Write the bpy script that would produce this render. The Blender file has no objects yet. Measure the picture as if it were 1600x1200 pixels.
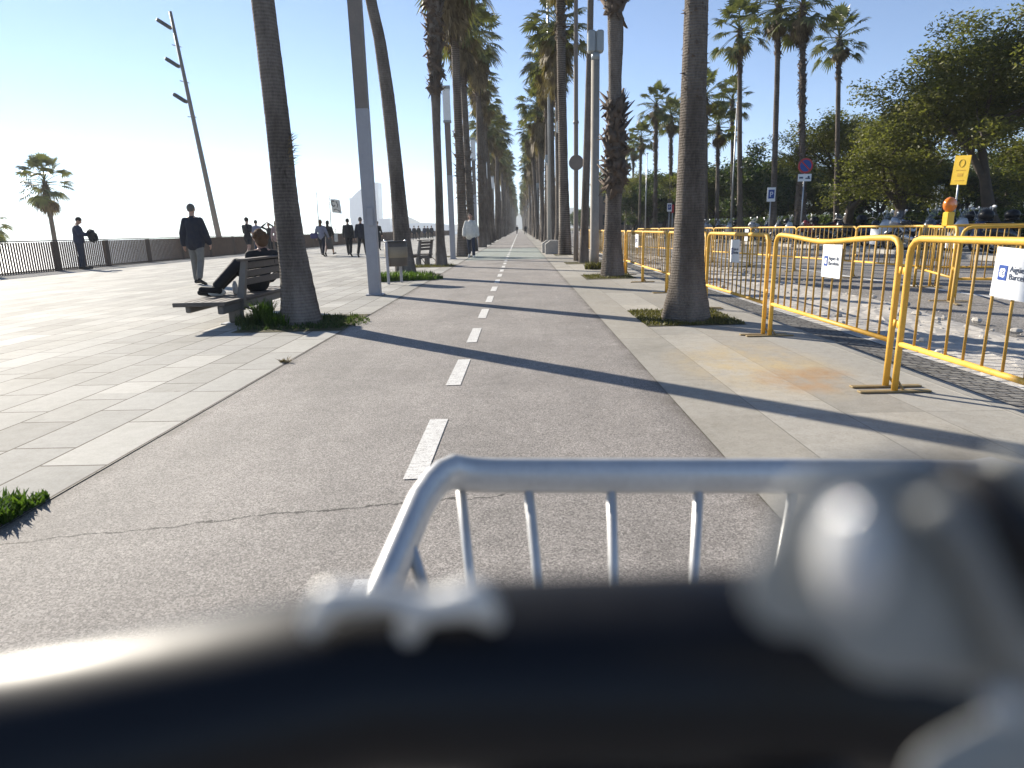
import bpy, math, random
import numpy as np
from mathutils import Vector, Matrix
random.seed(7); np.random.seed(7)
PI = math.pi
S = bpy.context.scene
COL = S.collection

# ------------------------------------------------------------------ camera model (metres; x across, y along the path, z up)
FPX, PITCH, ROLL, YAW, EYE = 1020.0, 13.3815, 1.35, -0.9684, 1.1
_p, _r, _y = (math.radians(a) for a in (PITCH, ROLL, YAW))
CF = np.array([math.sin(_y)*math.cos(_p), math.cos(_y)*math.cos(_p), -math.sin(_p)])
_R0 = np.array([math.cos(_y), -math.sin(_y), 0.0]); _U0 = np.cross(_R0, CF)
CR = math.cos(_r)*_R0 - math.sin(_r)*_U0; CU = np.cross(CR, CF)
CC = np.array([0, 0, EYE])
def ray(px, py): return CF + CR*(px-800)/FPX - CU*(py-600)/FPX
def G(px, py, z=0.0):                # where the line of sight meets height z
    d = ray(px, py); return CC + d*((z-EYE)/d[2])
def D(px, py, y):                    # where the line of sight reaches depth y
    d = ray(px, py); return CC + d*(y/d[1])

# ------------------------------------------------------------------ mesh builder
class MB:
    def __init__(s): s.v = []; s.f = []; s.m = []
    def add(s, vs, fs, mi=0):
        o = len(s.v); s.v.extend([tuple(map(float, q)) for q in vs]); s.f.extend([tuple(i+o for i in f) for f in fs]); s.m.extend([mi]*len(fs)); return s
    def box(s, c, d, rz=0.0, mi=0, bev=0.0):
        x, y, z = (q/2 for q in d); ca, sa = math.cos(rz), math.sin(rz)
        if bev <= 0:
            P = [(-x,-y,-z),(x,-y,-z),(x,y,-z),(-x,y,-z),(-x,-y,z),(x,-y,z),(x,y,z),(-x,y,z)]
            F = [(0,3,2,1),(4,5,6,7),(0,1,5,4),(1,2,6,5),(2,3,7,6),(3,0,4,7)]
        else:
            b = min(bev, x*.9, y*.9, z*.9)
            R = lambda X, Y, Z: [(-X+b,-Y,Z),(X-b,-Y,Z),(X,-Y+b,Z),(X,Y-b,Z),(X-b,Y,Z),(-X+b,Y,Z),(-X,Y-b,Z),(-X,-Y+b,Z)]
            P = R(x-b, y-b, -z)+R(x, y, -z+b)+R(x, y, z-b)+R(x-b, y-b, z)
            F = [tuple(range(7,-1,-1)), tuple(range(24,32))]
            for k in range(3):
                for i in range(8):
                    j = (i+1) % 8; F.append((k*8+i, k*8+j, k*8+8+j, k*8+8+i))
        s.add([(c[0]+p[0]*ca-p[1]*sa, c[1]+p[0]*sa+p[1]*ca, c[2]+p[2]) for p in P], F, mi); return s
    def tube(s, pts, r, n=8, mi=0, cap=True, closed=False, flat=None):
        P = [np.array(p, float) for p in pts]; N = len(P)
        rr = [r]*N if isinstance(r, (int, float)) else list(r)
        V = []; up = None
        for i in range(N):
            if closed: t = P[(i+1) % N]-P[i-1]
            else: t = P[min(i+1, N-1)]-P[max(i-1, 0)]
            t = t/(np.linalg.norm(t)+1e-12)
            if up is None:
                a = np.array([0, 0, 1.0]) if abs(t[2]) < .9 else np.array([1.0, 0, 0])
            else: a = up
            u = a-t*np.dot(a, t); u /= np.linalg.norm(u)+1e-12; up = u; w = np.cross(t, u)
            for k in range(n):
                th = 2*PI*k/n
                cu, cw = math.cos(th), math.sin(th)
                if flat: cu *= flat[0]; cw *= flat[1]
                V.append(P[i]+rr[i]*(u*cu+w*cw))
        F = []
        for i in range(N if closed else N-1):
            for k in range(n):
                a, b = i*n+k, i*n+(k+1) % n; j = (i+1) % N
                F.append((a, b, j*n+(k+1) % n, j*n+k))
        if cap and not closed: F += [tuple(range(n-1, -1, -1)), tuple((N-1)*n+k for k in range(n))]
        s.add(V, F, mi); return s
    def ell(s, c, r, n=10, m=7, mi=0, rot=None):
        V = [(0, 0, 1)]
        for i in range(1, m):
            a = PI*i/m
            for k in range(n):
                b = 2*PI*k/n; V.append((math.sin(a)*math.cos(b), math.sin(a)*math.sin(b), math.cos(a)))
        V.append((0, 0, -1))
        F = [(0, 1+k, 1+(k+1) % n) for k in range(n)]
        for i in range(m-2):
            for k in range(n):
                F.append((1+i*n+k, 1+(i+1)*n+k, 1+(i+1)*n+(k+1) % n, 1+i*n+(k+1) % n))
        L = len(V)-1; F += [(L, 1+(m-2)*n+(k+1) % n, 1+(m-2)*n+k) for k in range(n)]
        r = (r, r, r) if isinstance(r, (int, float)) else r
        V = [np.array([v[0]*r[0], v[1]*r[1], v[2]*r[2]]) for v in V]
        if rot is not None: V = [np.array(rot @ Vector(v)) for v in V]
        s.add([v+np.array(c) for v in V], F, mi); return s
    def lathe(s, prof, n=16, c=(0, 0, 0), mi=0, axis='z'):
        V = []
        for r, z in prof:
            for k in range(n):
                a = 2*PI*k/n; x, y = r*math.cos(a), r*math.sin(a)
                V.append((c[0]+x, c[1]+y, c[2]+z) if axis == 'z' else ((c[0]+x, c[1]+z, c[2]+y) if axis == 'y' else (c[0]+z, c[1]+x, c[2]+y)))
        F = []
        for i in range(len(prof)-1):
            for k in range(n):
                F.append((i*n+k, i*n+(k+1) % n, (i+1)*n+(k+1) % n, (i+1)*n+k))
        F += [tuple(range(n-1, -1, -1)), tuple((len(prof)-1)*n+k for k in range(n))]
        s.add(V, F, mi); return s
    def cap(s, a, b, ra, rb, n=10):          # tapered capsule
        a, b = np.array(a, float), np.array(b, float)
        s.ell(a, ra, n, 6); s.ell(b, rb, n, 6)
        if np.linalg.norm(b-a) > 1e-4: s.tube([a, b], [ra, rb], n)
        return s
    def prism(s, poly, y0, y1, mi=0):        # outline in x,z pushed along y
        n = len(poly); V = [(p[0], y0, p[1]) for p in poly]+[(p[0], y1, p[1]) for p in poly]
        F = [tuple(range(n)), tuple(range(2*n-1, n-1, -1))]+[(i, n+i, n+(i+1) % n, (i+1) % n) for i in range(n)]
        s.add(V, F, mi); return s
    def mesh(s, name, mats, smooth=False):
        me = bpy.data.meshes.new(name); me.from_pydata(s.v, [], s.f); me.update()
        for m in (mats if isinstance(mats, (list, tuple)) else [mats]): me.materials.append(m)
        if any(s.m): me.polygons.foreach_set('material_index', s.m)
        if smooth: me.polygons.foreach_set('use_smooth', [True]*len(me.polygons))
        return me
    def build(s, name, mats, parent=None, smooth=False, loc=None):
        return link(name, s.mesh(name, mats, smooth), parent, loc)

def link(name, data, parent=None, loc=None, rz=0.0):
    o = bpy.data.objects.new(name, data); COL.objects.link(o)
    if parent is not None: o.parent = parent
    if loc is not None: o.location = tuple(map(float, loc))
    if rz: o.rotation_euler = (0, 0, rz)
    return o
def tag(o, label=None, cat=None, group=None, kind=None):
    if label: o['label'] = label
    if cat: o['category'] = cat
    if group: o['group'] = group
    if kind: o['kind'] = kind
    return o
def thing(name, label, cat, loc=(0, 0, 0), rz=0.0, group=None):
    return tag(link(name, None, None, loc, rz), label, cat, group)
def structure(name, mb, mats): return tag(mb.build(name, mats), kind='structure')
def copy_tree(o, parent=None):
    c = o.copy(); COL.objects.link(c)
    if parent is not None: c.parent = parent
    for ch in list(o.children): copy_tree(ch, c)
    return c
def quads_mesh(name, P, mats, mi=None):      # P: (N,4,3) array of loose leaf quads
    P = np.asarray(P, np.float32); n = len(P); me = bpy.data.meshes.new(name)
    me.vertices.add(n*4); me.vertices.foreach_set('co', P.reshape(-1))
    me.loops.add(n*4); me.loops.foreach_set('vertex_index', np.arange(n*4, dtype=np.int32))
    me.polygons.add(n); me.polygons.foreach_set('loop_start', np.arange(0, n*4, 4, dtype=np.int32))
    try: me.polygons.foreach_set('loop_total', np.full(n, 4, dtype=np.int32))
    except Exception: pass
    for m in (mats if isinstance(mats, (list, tuple)) else [mats]): me.materials.append(m)
    if mi is not None: me.polygons.foreach_set('material_index', np.asarray(mi, np.int32))
    me.update(); me.validate(); return me
def text_mesh(body, size, mat, extrude=.0008, align='LEFT'):
    cu = bpy.data.curves.new('lettering', 'FONT'); cu.body = body; cu.size = size; cu.extrude = extrude; cu.align_x = align; cu.resolution_u = 3
    o = bpy.data.objects.new('lettering', cu); COL.objects.link(o)
    dg = bpy.context.evaluated_depsgraph_get(); me = bpy.data.meshes.new_from_object(o.evaluated_get(dg))
    bpy.data.objects.remove(o); bpy.data.curves.remove(cu)
    me.materials.clear(); me.materials.append(mat); return me

# ------------------------------------------------------------------ materials
def nodes(name):
    m = bpy.data.materials.new(name); m.use_nodes = True; nt = m.node_tree
    return m, nt, nt.nodes['Principled BSDF'], nt.nodes['Material Output']
def N(nt, typ, **kw):
    n = nt.nodes.new(typ)
    for k, v in kw.items():
        if k.startswith('i_'):
            key = k[2:].replace('_', ' '); key = int(key) if key.isdigit() else key
            n.inputs[key].default_value = v
        else: setattr(n, k, v)
    return n
def ramp(nt, fac, stops):
    r = nt.nodes.new('ShaderNodeValToRGB'); e = r.color_ramp.elements
    while len(e) < len(stops): e.new(.5)
    for q, (p, c) in zip(e, stops): q.position = p; q.color = (*c, 1) if len(c) == 3 else c
    nt.links.new(fac, r.inputs[0]); return r.outputs[0]
def mixc(nt, fac, a, b, mode='MIX'):
    n = nt.nodes.new('ShaderNodeMix'); n.data_type = 'RGBA'; n.blend_type = mode
    for sock, val in ((n.inputs[0], fac), (n.inputs[6], a), (n.inputs[7], b)):
        if hasattr(val, 'is_linked'): nt.links.new(val, sock)
        elif isinstance(val, (int, float)): sock.default_value = val
        else: sock.default_value = (*val, 1)
    return n.outputs[2]
def math_(nt, op, a, b=None, c=None, clamp=False):
    n = nt.nodes.new('ShaderNodeMath'); n.operation = op; n.use_clamp = clamp
    for i, val in enumerate((a, b, c)):
        if val is None: continue
        if hasattr(val, 'is_linked'): nt.links.new(val, n.inputs[i])
        else: n.inputs[i].default_value = val
    return n.outputs[0]
def coords(nt, scale=(1, 1, 1), rot=(0, 0, 0), loc=(0, 0, 0), kind='Object'):
    t = nt.nodes.new('ShaderNodeTexCoord'); mp = nt.nodes.new('ShaderNodeMapping')
    mp.inputs['Scale'].default_value = scale; mp.inputs['Rotation'].default_value = rot; mp.inputs['Location'].default_value = loc
    nt.links.new(t.outputs[kind], mp.inputs[0]); return mp.outputs[0]
def noise(nt, vec, scale, detail=3, rough=.55):
    n = N(nt, 'ShaderNodeTexNoise'); n.inputs['Scale'].default_value = scale; n.inputs['Detail'].default_value = detail; n.inputs['Roughness'].default_value = rough
    nt.links.new(vec, n.inputs['Vector']); return n.outputs[0]
def bump(nt, h, b, strength=.3, dist=.01):
    n = N(nt, 'ShaderNodeBump'); n.inputs['Strength'].default_value = strength; n.inputs['Distance'].default_value = dist
    nt.links.new(h, n.inputs['Height']); nt.links.new(n.outputs[0], b.inputs['Normal']); return n
def paint(name, c, rough=.5, metal=0.0, var=.25, scale=6.0, bmp=.05, coat=0.0, spec=.5):
    m, nt, b, o = nodes(name); v = coords(nt)
    n1 = noise(nt, v, scale, 5, .65); n2 = noise(nt, v, scale*9, 3)
    lo = tuple(q*(1-var) for q in c); hi = tuple(min(1, q*(1+var*.6)) for q in c)
    f = math_(nt, 'ADD', math_(nt, 'MULTIPLY', n1, .7), math_(nt, 'MULTIPLY', n2, .3))
    nt.links.new(ramp(nt, f, [(.32, lo), (.68, hi)]), b.inputs['Base Color'])
    b.inputs['Metallic'].default_value = metal; b.inputs['Specular IOR Level'].default_value = spec
    r = ramp(nt, n1, [(.3, (max(0, rough-.1),)*3), (.7, (min(1, rough+.12),)*3)]); nt.links.new(r, b.inputs['Roughness'])
    if coat: b.inputs['Coat Weight'].default_value = coat
    if bmp: bump(nt, n2, b, bmp, .004)
    return m
def leafmat(name, c, c2, trans=.4, rough=.45, scale=1.3):
    m, nt, b, o = nodes(name); v = coords(nt)
    n1 = noise(nt, v, scale, 4, .6); gi = N(nt, 'ShaderNodeNewGeometry')
    f = math_(nt, 'ADD', math_(nt, 'MULTIPLY', n1, .75), math_(nt, 'MULTIPLY', gi.outputs['Random Per Island'], .3))
    col = ramp(nt, f, [(.35, c), (.75, c2)])
    nt.links.new(col, b.inputs['Base Color']); b.inputs['Roughness'].default_value = rough; b.inputs['Specular IOR Level'].default_value = .35
    t = N(nt, 'ShaderNodeBsdfTranslucent'); nt.links.new(mixc(nt, 1.0, col, (1.0, 1.1, .5), 'MULTIPLY'), t.inputs[0])
    mx = N(nt, 'ShaderNodeMixShader'); mx.inputs[0].default_value = trans
    nt.links.new(b.outputs[0], mx.inputs[1]); nt.links.new(t.outputs[0], mx.inputs[2]); nt.links.new(mx.outputs[0], o.inputs[0]); return m

M = {}
def chipped(name, c, rough):
    m, nt, b, o = nodes(name); v = coords(nt); n1 = noise(nt, v, 5, 5, .65); n2 = noise(nt, v, 38, 6, .75); n3 = noise(nt, v, 1.7, 3)
    col = ramp(nt, n1, [(.32, tuple(q*.74 for q in c)), (.68, tuple(min(1, q*1.12) for q in c))])
    chip = math_(nt, 'GREATER_THAN', math_(nt, 'ADD', math_(nt, 'MULTIPLY', n2, .75), math_(nt, 'MULTIPLY', n3, .25)), .635)
    col = mixc(nt, math_(nt, 'MULTIPLY', chip, .8), col, (.16, .10, .06)); nt.links.new(col, b.inputs['Base Color'])
    nt.links.new(ramp(nt, n1, [(.3, (rough,)*3), (.7, (rough+.25,)*3)]), b.inputs['Roughness']); bump(nt, n2, b, .12, .003); return m
M['leaf_palm'] = leafmat('palm_leaf', (.065, .076, .03), (.20, .20, .085), .3, .38, 1.6)
M['leaf_dead'] = leafmat('dead_frond', (.12, .09, .055), (.30, .23, .14), .25, .7, 1.5)
M['leaf_tree'] = leafmat('tree_leaf', (.095, .106, .028), (.235, .222, .072), .5, .5, .55)
M['leaf_dark'] = leafmat('dark_leaf', (.035, .06, .02), (.11, .135, .045), .4, .5, .6)
M['grass'] = leafmat('grass_blade', (.05, .10, .015), (.14, .21, .04), .4, .5, 5)
M['grass_dry'] = leafmat('dry_grass', (.10, .10, .03), (.2, .17, .07), .3, .6, 5)
M['bark'] = paint('tree_bark', (.075, .058, .045), .9, 0, .45, 5, .6)
M['yellow'] = chipped('yellow_paint', (.74, .42, .055), .42)
M['yellow_bar'] = chipped('darker_yellow_paint', (.50, .295, .055), .55)  # bars get a darker, rougher yellow than the frame
M['zinc'] = paint('zinc_foot', (.34, .25, .12), .5, .2, .4, 9, .05)
M['white'] = paint('white_panel', (.78, .79, .80), .45, 0, .04, 5, 0)
M['blue'] = paint('blue_print', (.015, .06, .28), .45, 0, .05, 8, 0)
M['ink'] = paint('dark_print', (.05, .07, .12), .5, 0, .05, 8, 0)
M['red'] = paint('red_sign_paint', (.45, .03, .03), .45, 0, .1, 8, 0)
M['sign_yellow'] = paint('yellow_sign_face', (.80, .52, .03), .4, 0, .08, 5, 0)
M['sign_mark'] = paint('yellow_sign_mark', (.62, .36, .02), .45, 0, .08, 5, 0)
M['steel'] = paint('galvanised_steel', (.42, .43, .44), .42, .7, .18, 6, .03)
M['alu'] = paint('brushed_aluminium', (.56, .56, .555), .42, .45, .14, 14, .02)
M['glare_clamp'] = paint('glare_clamp', (.66, .65, .62), .38, .3, .2, 60, .05)
M['dark'] = paint('black_rubber', (.005, .0055, .008), .40, 0, .2, 20, .02, 0, .3)
M['darkmetal'] = paint('dark_metal', (.06, .06, .06), .45, .4, .25, 8, .04)
M['mid_plastic'] = paint('mid_grey_plastic', (.19, .195, .19), .4, 0, .06, 20, .02)
M['grey_plastic'] = paint('grey_plastic', (.25, .252, .238), .45, 0, .08, 20, .02)
M['pale_plastic'] = paint('pale_glossy_plastic', (.46, .46, .46), .2, 0, .05, 20, 0, .6)
M['chrome'] = paint('worn_chrome', (.8, .8, .78), .22, 1.0, .06, 12, .02)
M['post_low'] = paint('post_light_grey', (.36, .36, .38), .5, .1, .12, 4, .04)
M['post_up'] = paint('post_brown_grey', (.21, .18, .155), .55, .1, .18, 4, .06)
M['concrete_post'] = paint('concrete_post', (.30, .27, .23), .75, 0, .2, 5, .15)
M['lampwhite'] = paint('lamp_diffuser', (.80, .82, .83), .3, 0, .04, 5, 0)
M['lampgrey'] = paint('lamp_housing', (.33, .36, .37), .4, .2, .1, 5, .02)
M['wood'] = paint('grey_wood', (.125, .105, .09), .7, 0, .4, 9, .2)
M['bench_iron'] = paint('bench_iron', (.17, .155, .14), .6, .1, .2, 9, .08)
M['corten'] = paint('fence_slat', (.115, .082, .062), .8, 0, .3, 3, .1)
M['rail'] = paint('fence_rail', (.12, .105, .10), .45, .5, .2, 5, .03)
M['orange'] = paint('orange_lens', (.85, .22, .015), .2, 0, .1, 9, 0, .5)
M['bin_panel'] = paint('bin_panel', (.25, .205, .14), .55, 0, .2, 5, .03)
M['bin_grey'] = paint('bin_band', (.11, .092, .075), .5, .1, .2, 6, .03)
M['glass_dark'] = paint('dark_glass', (.03, .035, .04), .1, 0, .1, 5, 0)
M['skin'] = paint('skin', (.42, .25, .18), .5, 0, .1, 12, .02)
M['stone'] = paint('concrete_block', (.40, .38, .35), .85, 0, .2, 6, .2)
M['tyre'] = paint('tyre_rubber', (.02, .02, .021), .75, 0, .2, 20, .05)
M['brick'] = paint('brown_facade', (.17, .12, .095), .8, 0, .2, .6, .1)
def cloth(name, c): return paint(name, c, .85, 0, .25, 14, .15)
def clear(name, c, al):
    m, nt, b, o = nodes(name); b.inputs['Base Color'].default_value = (*c, 1); b.inputs['Roughness'].default_value = .05
    b.inputs['Alpha'].default_value = al; return m
M['screen'] = clear('smoked_screen', (.20, .23, .26), .32)

# trunk bark with horizontal rings
def trunkmat(name, c, ringscale=22.0, ring=.22, dist=3.5):
    m, nt, b, o = nodes(name); v = coords(nt)
    w = N(nt, 'ShaderNodeTexWave', wave_type='BANDS', bands_direction='Z'); w.inputs['Scale'].default_value = ringscale/6.2832*2
    w.inputs['Distortion'].default_value = dist; w.inputs['Detail'].default_value = 3; w.inputs['Detail Scale'].default_value = .7
    nt.links.new(v, w.inputs['Vector'])
    n1 = noise(nt, coords(nt, (1, 1, .25)), 3.0, 6, .7); n2 = noise(nt, coords(nt, (3, 3, 1)), 18, 4, .7)
    f = math_(nt, 'ADD', math_(nt, 'MULTIPLY', n1, .62), math_(nt, 'ADD', math_(nt, 'MULTIPLY', w.outputs[1], ring), math_(nt, 'MULTIPLY', n2, .42-ring)))
    nt.links.new(ramp(nt, f, [(.34, tuple(q*.38 for q in c)), (.5, c), (.68, tuple(min(1, q*1.6) for q in c))]), b.inputs['Base Color'])
    big = ramp(nt, noise(nt, coords(nt, (1, 1, .45)), 1.4, 5, .7), [(.32, (.55, .52, .49)), (.66, (1.2, 1.18, 1.15))]); src = b.inputs['Base Color'].links[0].from_socket; nt.links.new(mixc(nt, 1.0, src, big, 'MULTIPLY'), b.inputs['Base Color'])
    b.inputs['Roughness'].default_value = .92; b.inputs['Specular IOR Level'].default_value = .15
    bump(nt, math_(nt, 'ADD', math_(nt, 'MULTIPLY', math_(nt, 'MULTIPLY', w.outputs[1], n1), .55), math_(nt, 'ADD', n2, n1)), b, .8, .03); return m
M['trunk'] = trunkmat('palm_trunk_bark', (.17, .15, .133), 26, .08, 2.6)
M['trunk_far'] = trunkmat('far_palm_bark', (.15, .13, .114), 14)
M['trunk_smooth'] = trunkmat('smooth_palm_bark', (.17, .15, .131), 34, .06, 3)
M['boot'] = paint('palm_boot', (.13, .095, .07), .9, 0, .5, 6, .3)

# ground materials
def asphalt(name, c, crack=False, green=None, fine=260.0):
    m, nt, b, o = nodes(name); v = coords(nt)
    vo = N(nt, 'ShaderNodeTexVoronoi'); vo.inputs['Scale'].default_value = fine*.62; nt.links.new(v, vo.inputs['Vector'])
    n1 = noise(nt, v, fine, 4, .7); n2 = noise(nt, v, .9, 6, .62); n3 = noise(nt, v, 9, 4, .6)
    g = math_(nt, 'ADD', math_(nt, 'MULTIPLY', n1, .55), math_(nt, 'MULTIPLY', N_sep(nt, vo.outputs['Color']), .45))
    col = ramp(nt, g, [(.25, tuple(q*.42 for q in c)), (.5, c), (.68, tuple(q*1.4 for q in c)), (.82, tuple(min(1, q*2.5) for q in c))])
    n4 = noise(nt, coords(nt, (1, .12, 1)), 1.6, 5, .65); big = ramp(nt, math_(nt, 'ADD', math_(nt, 'MULTIPLY', n2, .55), math_(nt, 'MULTIPLY', n4, .45)), [(.35, (.72, .712, .70)), (.65, (1.19, 1.17, 1.15))]); col = mixc(nt, 1.0, col, big, 'MULTIPLY')
    mid = ramp(nt, n3, [(.35, (.92,)*3), (.7, (1.07,)*3)]); col = mixc(nt, 1.0, col, mid, 'MULTIPLY')
    sp = N(nt, 'ShaderNodeTexVoronoi'); sp.inputs['Scale'].default_value = 1.5; nt.links.new(v, sp.inputs['Vector'])
    col = mixc(nt, math_(nt, 'MULTIPLY', math_(nt, 'LESS_THAN', sp.outputs['Distance'], .035), .5), col, (.5, .48, .45))
    if green or crack:
        xyz = N(nt, 'ShaderNodeSeparateXYZ'); nt.links.new(v, xyz.inputs[0])
    if green:
        k = math_(nt, 'MULTIPLY', math_(nt, 'GREATER_THAN', xyz.outputs[1], green[0]), math_(nt, 'LESS_THAN', xyz.outputs[1], green[1]))
        wear = ramp(nt, noise(nt, v, 3.5, 5, .7), [(.35, (.35,)*3), (.65, (.95,)*3)])
        col = mixc(nt, math_(nt, 'MULTIPLY', k, wear), col, (.275, .325, .29))
    if crack:
        wob = math_(nt, 'SUBTRACT', noise(nt, v, 3.0, 8, .72), .5)
        yy = math_(nt, 'ADD', math_(nt, 'ADD', math_(nt, 'MULTIPLY', xyz.outputs[0], .17), 2.61), math_(nt, 'MULTIPLY', wob, .22))
        yy = math_(nt, 'SUBTRACT', yy, math_(nt, 'MULTIPLY', math_(nt, 'POWER', math_(nt, 'ABSOLUTE', math_(nt, 'MINIMUM', xyz.outputs[0], 0.0)), 2.0), .02))
        d = math_(nt, 'ABSOLUTE', math_(nt, 'SUBTRACT', xyz.outputs[1], yy))
        wd = math_(nt, 'MULTIPLY', noise(nt, v, 14, 3), .012)
        k = math_(nt, 'MULTIPLY', math_(nt, 'LESS_THAN', d, wd), math_(nt, 'LESS_THAN', xyz.outputs[0], .35))
        col = mixc(nt, math_(nt, 'MULTIPLY', k, .88), col, (.03, .027, .024))
        d2 = math_(nt, 'ABSOLUTE', math_(nt, 'SUBTRACT', xyz.outputs[1], math_(nt, 'ADD', 7.75, math_(nt, 'MULTIPLY', wob, .5))))
        col = mixc(nt, math_(nt, 'MULTIPLY', math_(nt, 'LESS_THAN', d2, .006), .5), col, (.05, .045, .04))
        # dirt gathered along the two edges of the path
        e = math_(nt, 'MINIMUM', math_(nt, 'SUBTRACT', xyz.outputs[0], -2.06), math_(nt, 'SUBTRACT', .97, xyz.outputs[0]))
        k = math_(nt, 'MULTIPLY', math_(nt, 'SUBTRACT', 1.0, math_(nt, 'DIVIDE', e, .10), None, True), ramp(nt, noise(nt, v, 2.2, 5, .7), [(.4, (0.15,)*3), (.65, (.8,)*3)]))
        col = mixc(nt, k, col, (.075, .062, .048))
    nt.links.new(col, b.inputs['Base Color']); b.inputs['Roughness'].default_value = .8; b.inputs['Specular IOR Level'].default_value = .35
    bump(nt, g, b, .45, .004); return m
def N_sep(nt, c):
    n = nt.nodes.new('ShaderNodeSeparateColor'); nt.links.new(c, n.inputs[0]); return n.outputs[0]
def slabs(name, cols, bw, rh, mortar, rot, stain=False, cm=(.10, .085, .07), off=.37, var=.2, msize=.6):
    m, nt, b, o = nodes(name); v = coords(nt, (1, 1, 1), (0, 0, rot))
    wob = N(nt, 'ShaderNodeTexBrick'); wob.offset = off; wob.offset_frequency = 2; wob.squash = .72; wob.squash_frequency = 3
    wob.inputs['Color1'].default_value = (*cols[0], 1); wob.inputs['Color2'].default_value = (*cols[1], 1); wob.inputs['Mortar'].default_value = (*cm, 1)
    wob.inputs['Scale'].default_value = 1; wob.inputs['Mortar Size'].default_value = mortar; wob.inputs['Mortar Smooth'].default_value = .25
    wob.inputs['Brick Width'].default_value = bw; wob.inputs['Row Height'].default_value = rh; nt.links.new(v, wob.inputs['Vector'])
    w = coords(nt); col = wob.outputs[0]
    wn = N(nt, 'ShaderNodeTexWhiteNoise', noise_dimensions='2D'); sn = N(nt, 'ShaderNodeVectorMath', operation='SNAP'); sn.inputs[1].default_value = (bw*2, rh, 1); nt.links.new(v, sn.inputs[0]); nt.links.new(sn.outputs[0], wn.inputs[0])
    col = mixc(nt, 1.0, col, ramp(nt, wn.outputs[0], [(0, (.84, .83, .81)), (.5, (1, 1, 1)), (1, (1.13, 1.12, 1.1))]), 'MULTIPLY')
    for sc, lo, hi in ((1.1, .84, 1.12), (11, .92, 1.08), (90, .9, 1.1)):
        k = ramp(nt, noise(nt, w, sc, 5, .65), [(.3, (lo, lo, lo*.985)), (.7, (hi,)*3)]); col = mixc(nt, 1.0, col, k, 'MULTIPLY')
    st = ramp(nt, noise(nt, w, .55, 7, .72), [(.48, (0, 0, 0)), (.75, (.45,)*3)]); col = mixc(nt, st, col, tuple(q*.62 for q in cols[0]))
    vo = N(nt, 'ShaderNodeTexVoronoi'); vo.inputs['Scale'].default_value = 1.7; nt.links.new(w, vo.inputs['Vector'])
    col = mixc(nt, math_(nt, 'MULTIPLY', math_(nt, 'LESS_THAN', vo.outputs['Distance'], .04), .55), col, (.62, .60, .57) if stain else (.22, .2, .18))
    if stain:
        xyz = N(nt, 'ShaderNodeSeparateXYZ'); nt.links.new(w, xyz.inputs[0])
        for (cx, cy, rx, ry, tint, am) in ((1.85, 5.1, .75, 1.2, (.48, .37, .20), .75), (1.95, 4.55, .34, .45, (.36, .20, .10), .75), (2.25, 4.75, .22, .25, (.34, .19, .09), .7)):
            q = math_(nt, 'ADD', math_(nt, 'POWER', math_(nt, 'DIVIDE', math_(nt, 'SUBTRACT', xyz.outputs[0], cx), rx), 2.0), math_(nt, 'POWER', math_(nt, 'DIVIDE', math_(nt, 'SUBTRACT', xyz.outputs[1], cy), ry), 2.0))
            f = math_(nt, 'MULTIPLY', math_(nt, 'SUBTRACT', 1.0, q, None, True), ramp(nt, noise(nt, coords(nt, (1, .6, 1)), 3.2, 6, .7), [(.36, (0,)*3), (.62, (am,)*3)]))
            col = mixc(nt, f, col, tint)
        n5 = noise(nt, w, 2.1, 8, .75); col = mixc(nt, math_(nt, 'MULTIPLY', math_(nt, 'LESS_THAN', math_(nt, 'ABSOLUTE', math_(nt, 'SUBTRACT', n5, .5)), .0035), .35), col, (.12, .1, .08))
    nt.links.new(col, b.inputs['Base Color']); b.inputs['Roughness'].default_value = .8; b.inputs['Specular IOR Level'].default_value = .12
    h = math_(nt, 'ADD', math_(nt, 'MULTIPLY', math_(nt, 'SUBTRACT', 1.0, wob.outputs[1]), msize), math_(nt, 'MULTIPLY', noise(nt, w, 120, 3), .25))
    bump(nt, h, b, .45, .006); return m
M['asphalt'] = asphalt('path_asphalt', (.268, .249, .233), crack=True, green=(24.3, 38.5), fine=330)
M['road'] = asphalt('road_asphalt', (.22, .21, .20), fine=120)
M['paving'] = slabs('promenade_slabs', ((.425, .415, .393), (.325, .316, .298)), .76, .345, .007, PI/2)
M['concrete'] = slabs('pavement_concrete', ((.395, .372, .335), (.33, .316, .292)), 1.85, .47, .0028, PI/2, stain=True, cm=(.19, .18, .16), off=.5, msize=.35)
M['cobble'] = slabs('cobble_strip', ((.17, .162, .155), (.25, .24, .225)), .11, .06, .007, 0, cm=(.06, .055, .05))
def soil(name, c1, c2, sc=6, bs=.8, bd=.03):
    m, nt, b, o = nodes(name); v = coords(nt)
    f = math_(nt, 'ADD', math_(nt, 'MULTIPLY', noise(nt, v, sc, 8, .72), .65), math_(nt, 'MULTIPLY', noise(nt, v, sc*12, 4, .7), .35))
    nt.links.new(ramp(nt, f, [(.33, c1), (.62, c2)]), b.inputs['Base Color']); b.inputs['Roughness'].default_value = .92; b.inputs['Specular IOR Level'].default_value = .2
    bump(nt, f, b, bs, bd); return m
M['rubble'] = soil('pale_rubble', (.30, .275, .24), (.55, .52, .48), 11, .35)
M['stonebit'] = soil('rubble_stone', (.35, .32, .28), (.6, .56, .5), 9, .4)
M['sand'] = soil('beach_sand', (.46, .40, .31), (.62, .56, .45), 2, .3)
M['park'] = soil('park_soil', (.09, .085, .04), (.19, .17, .09), 1.2, .6)
M['pit'] = soil('pit_earth', (.045, .045, .02), (.13, .115, .06), 9, .9)
M['kerb'] = soil('kerb_stone', (.26, .25, .23), (.42, .40, .37), 8, .3)
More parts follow.
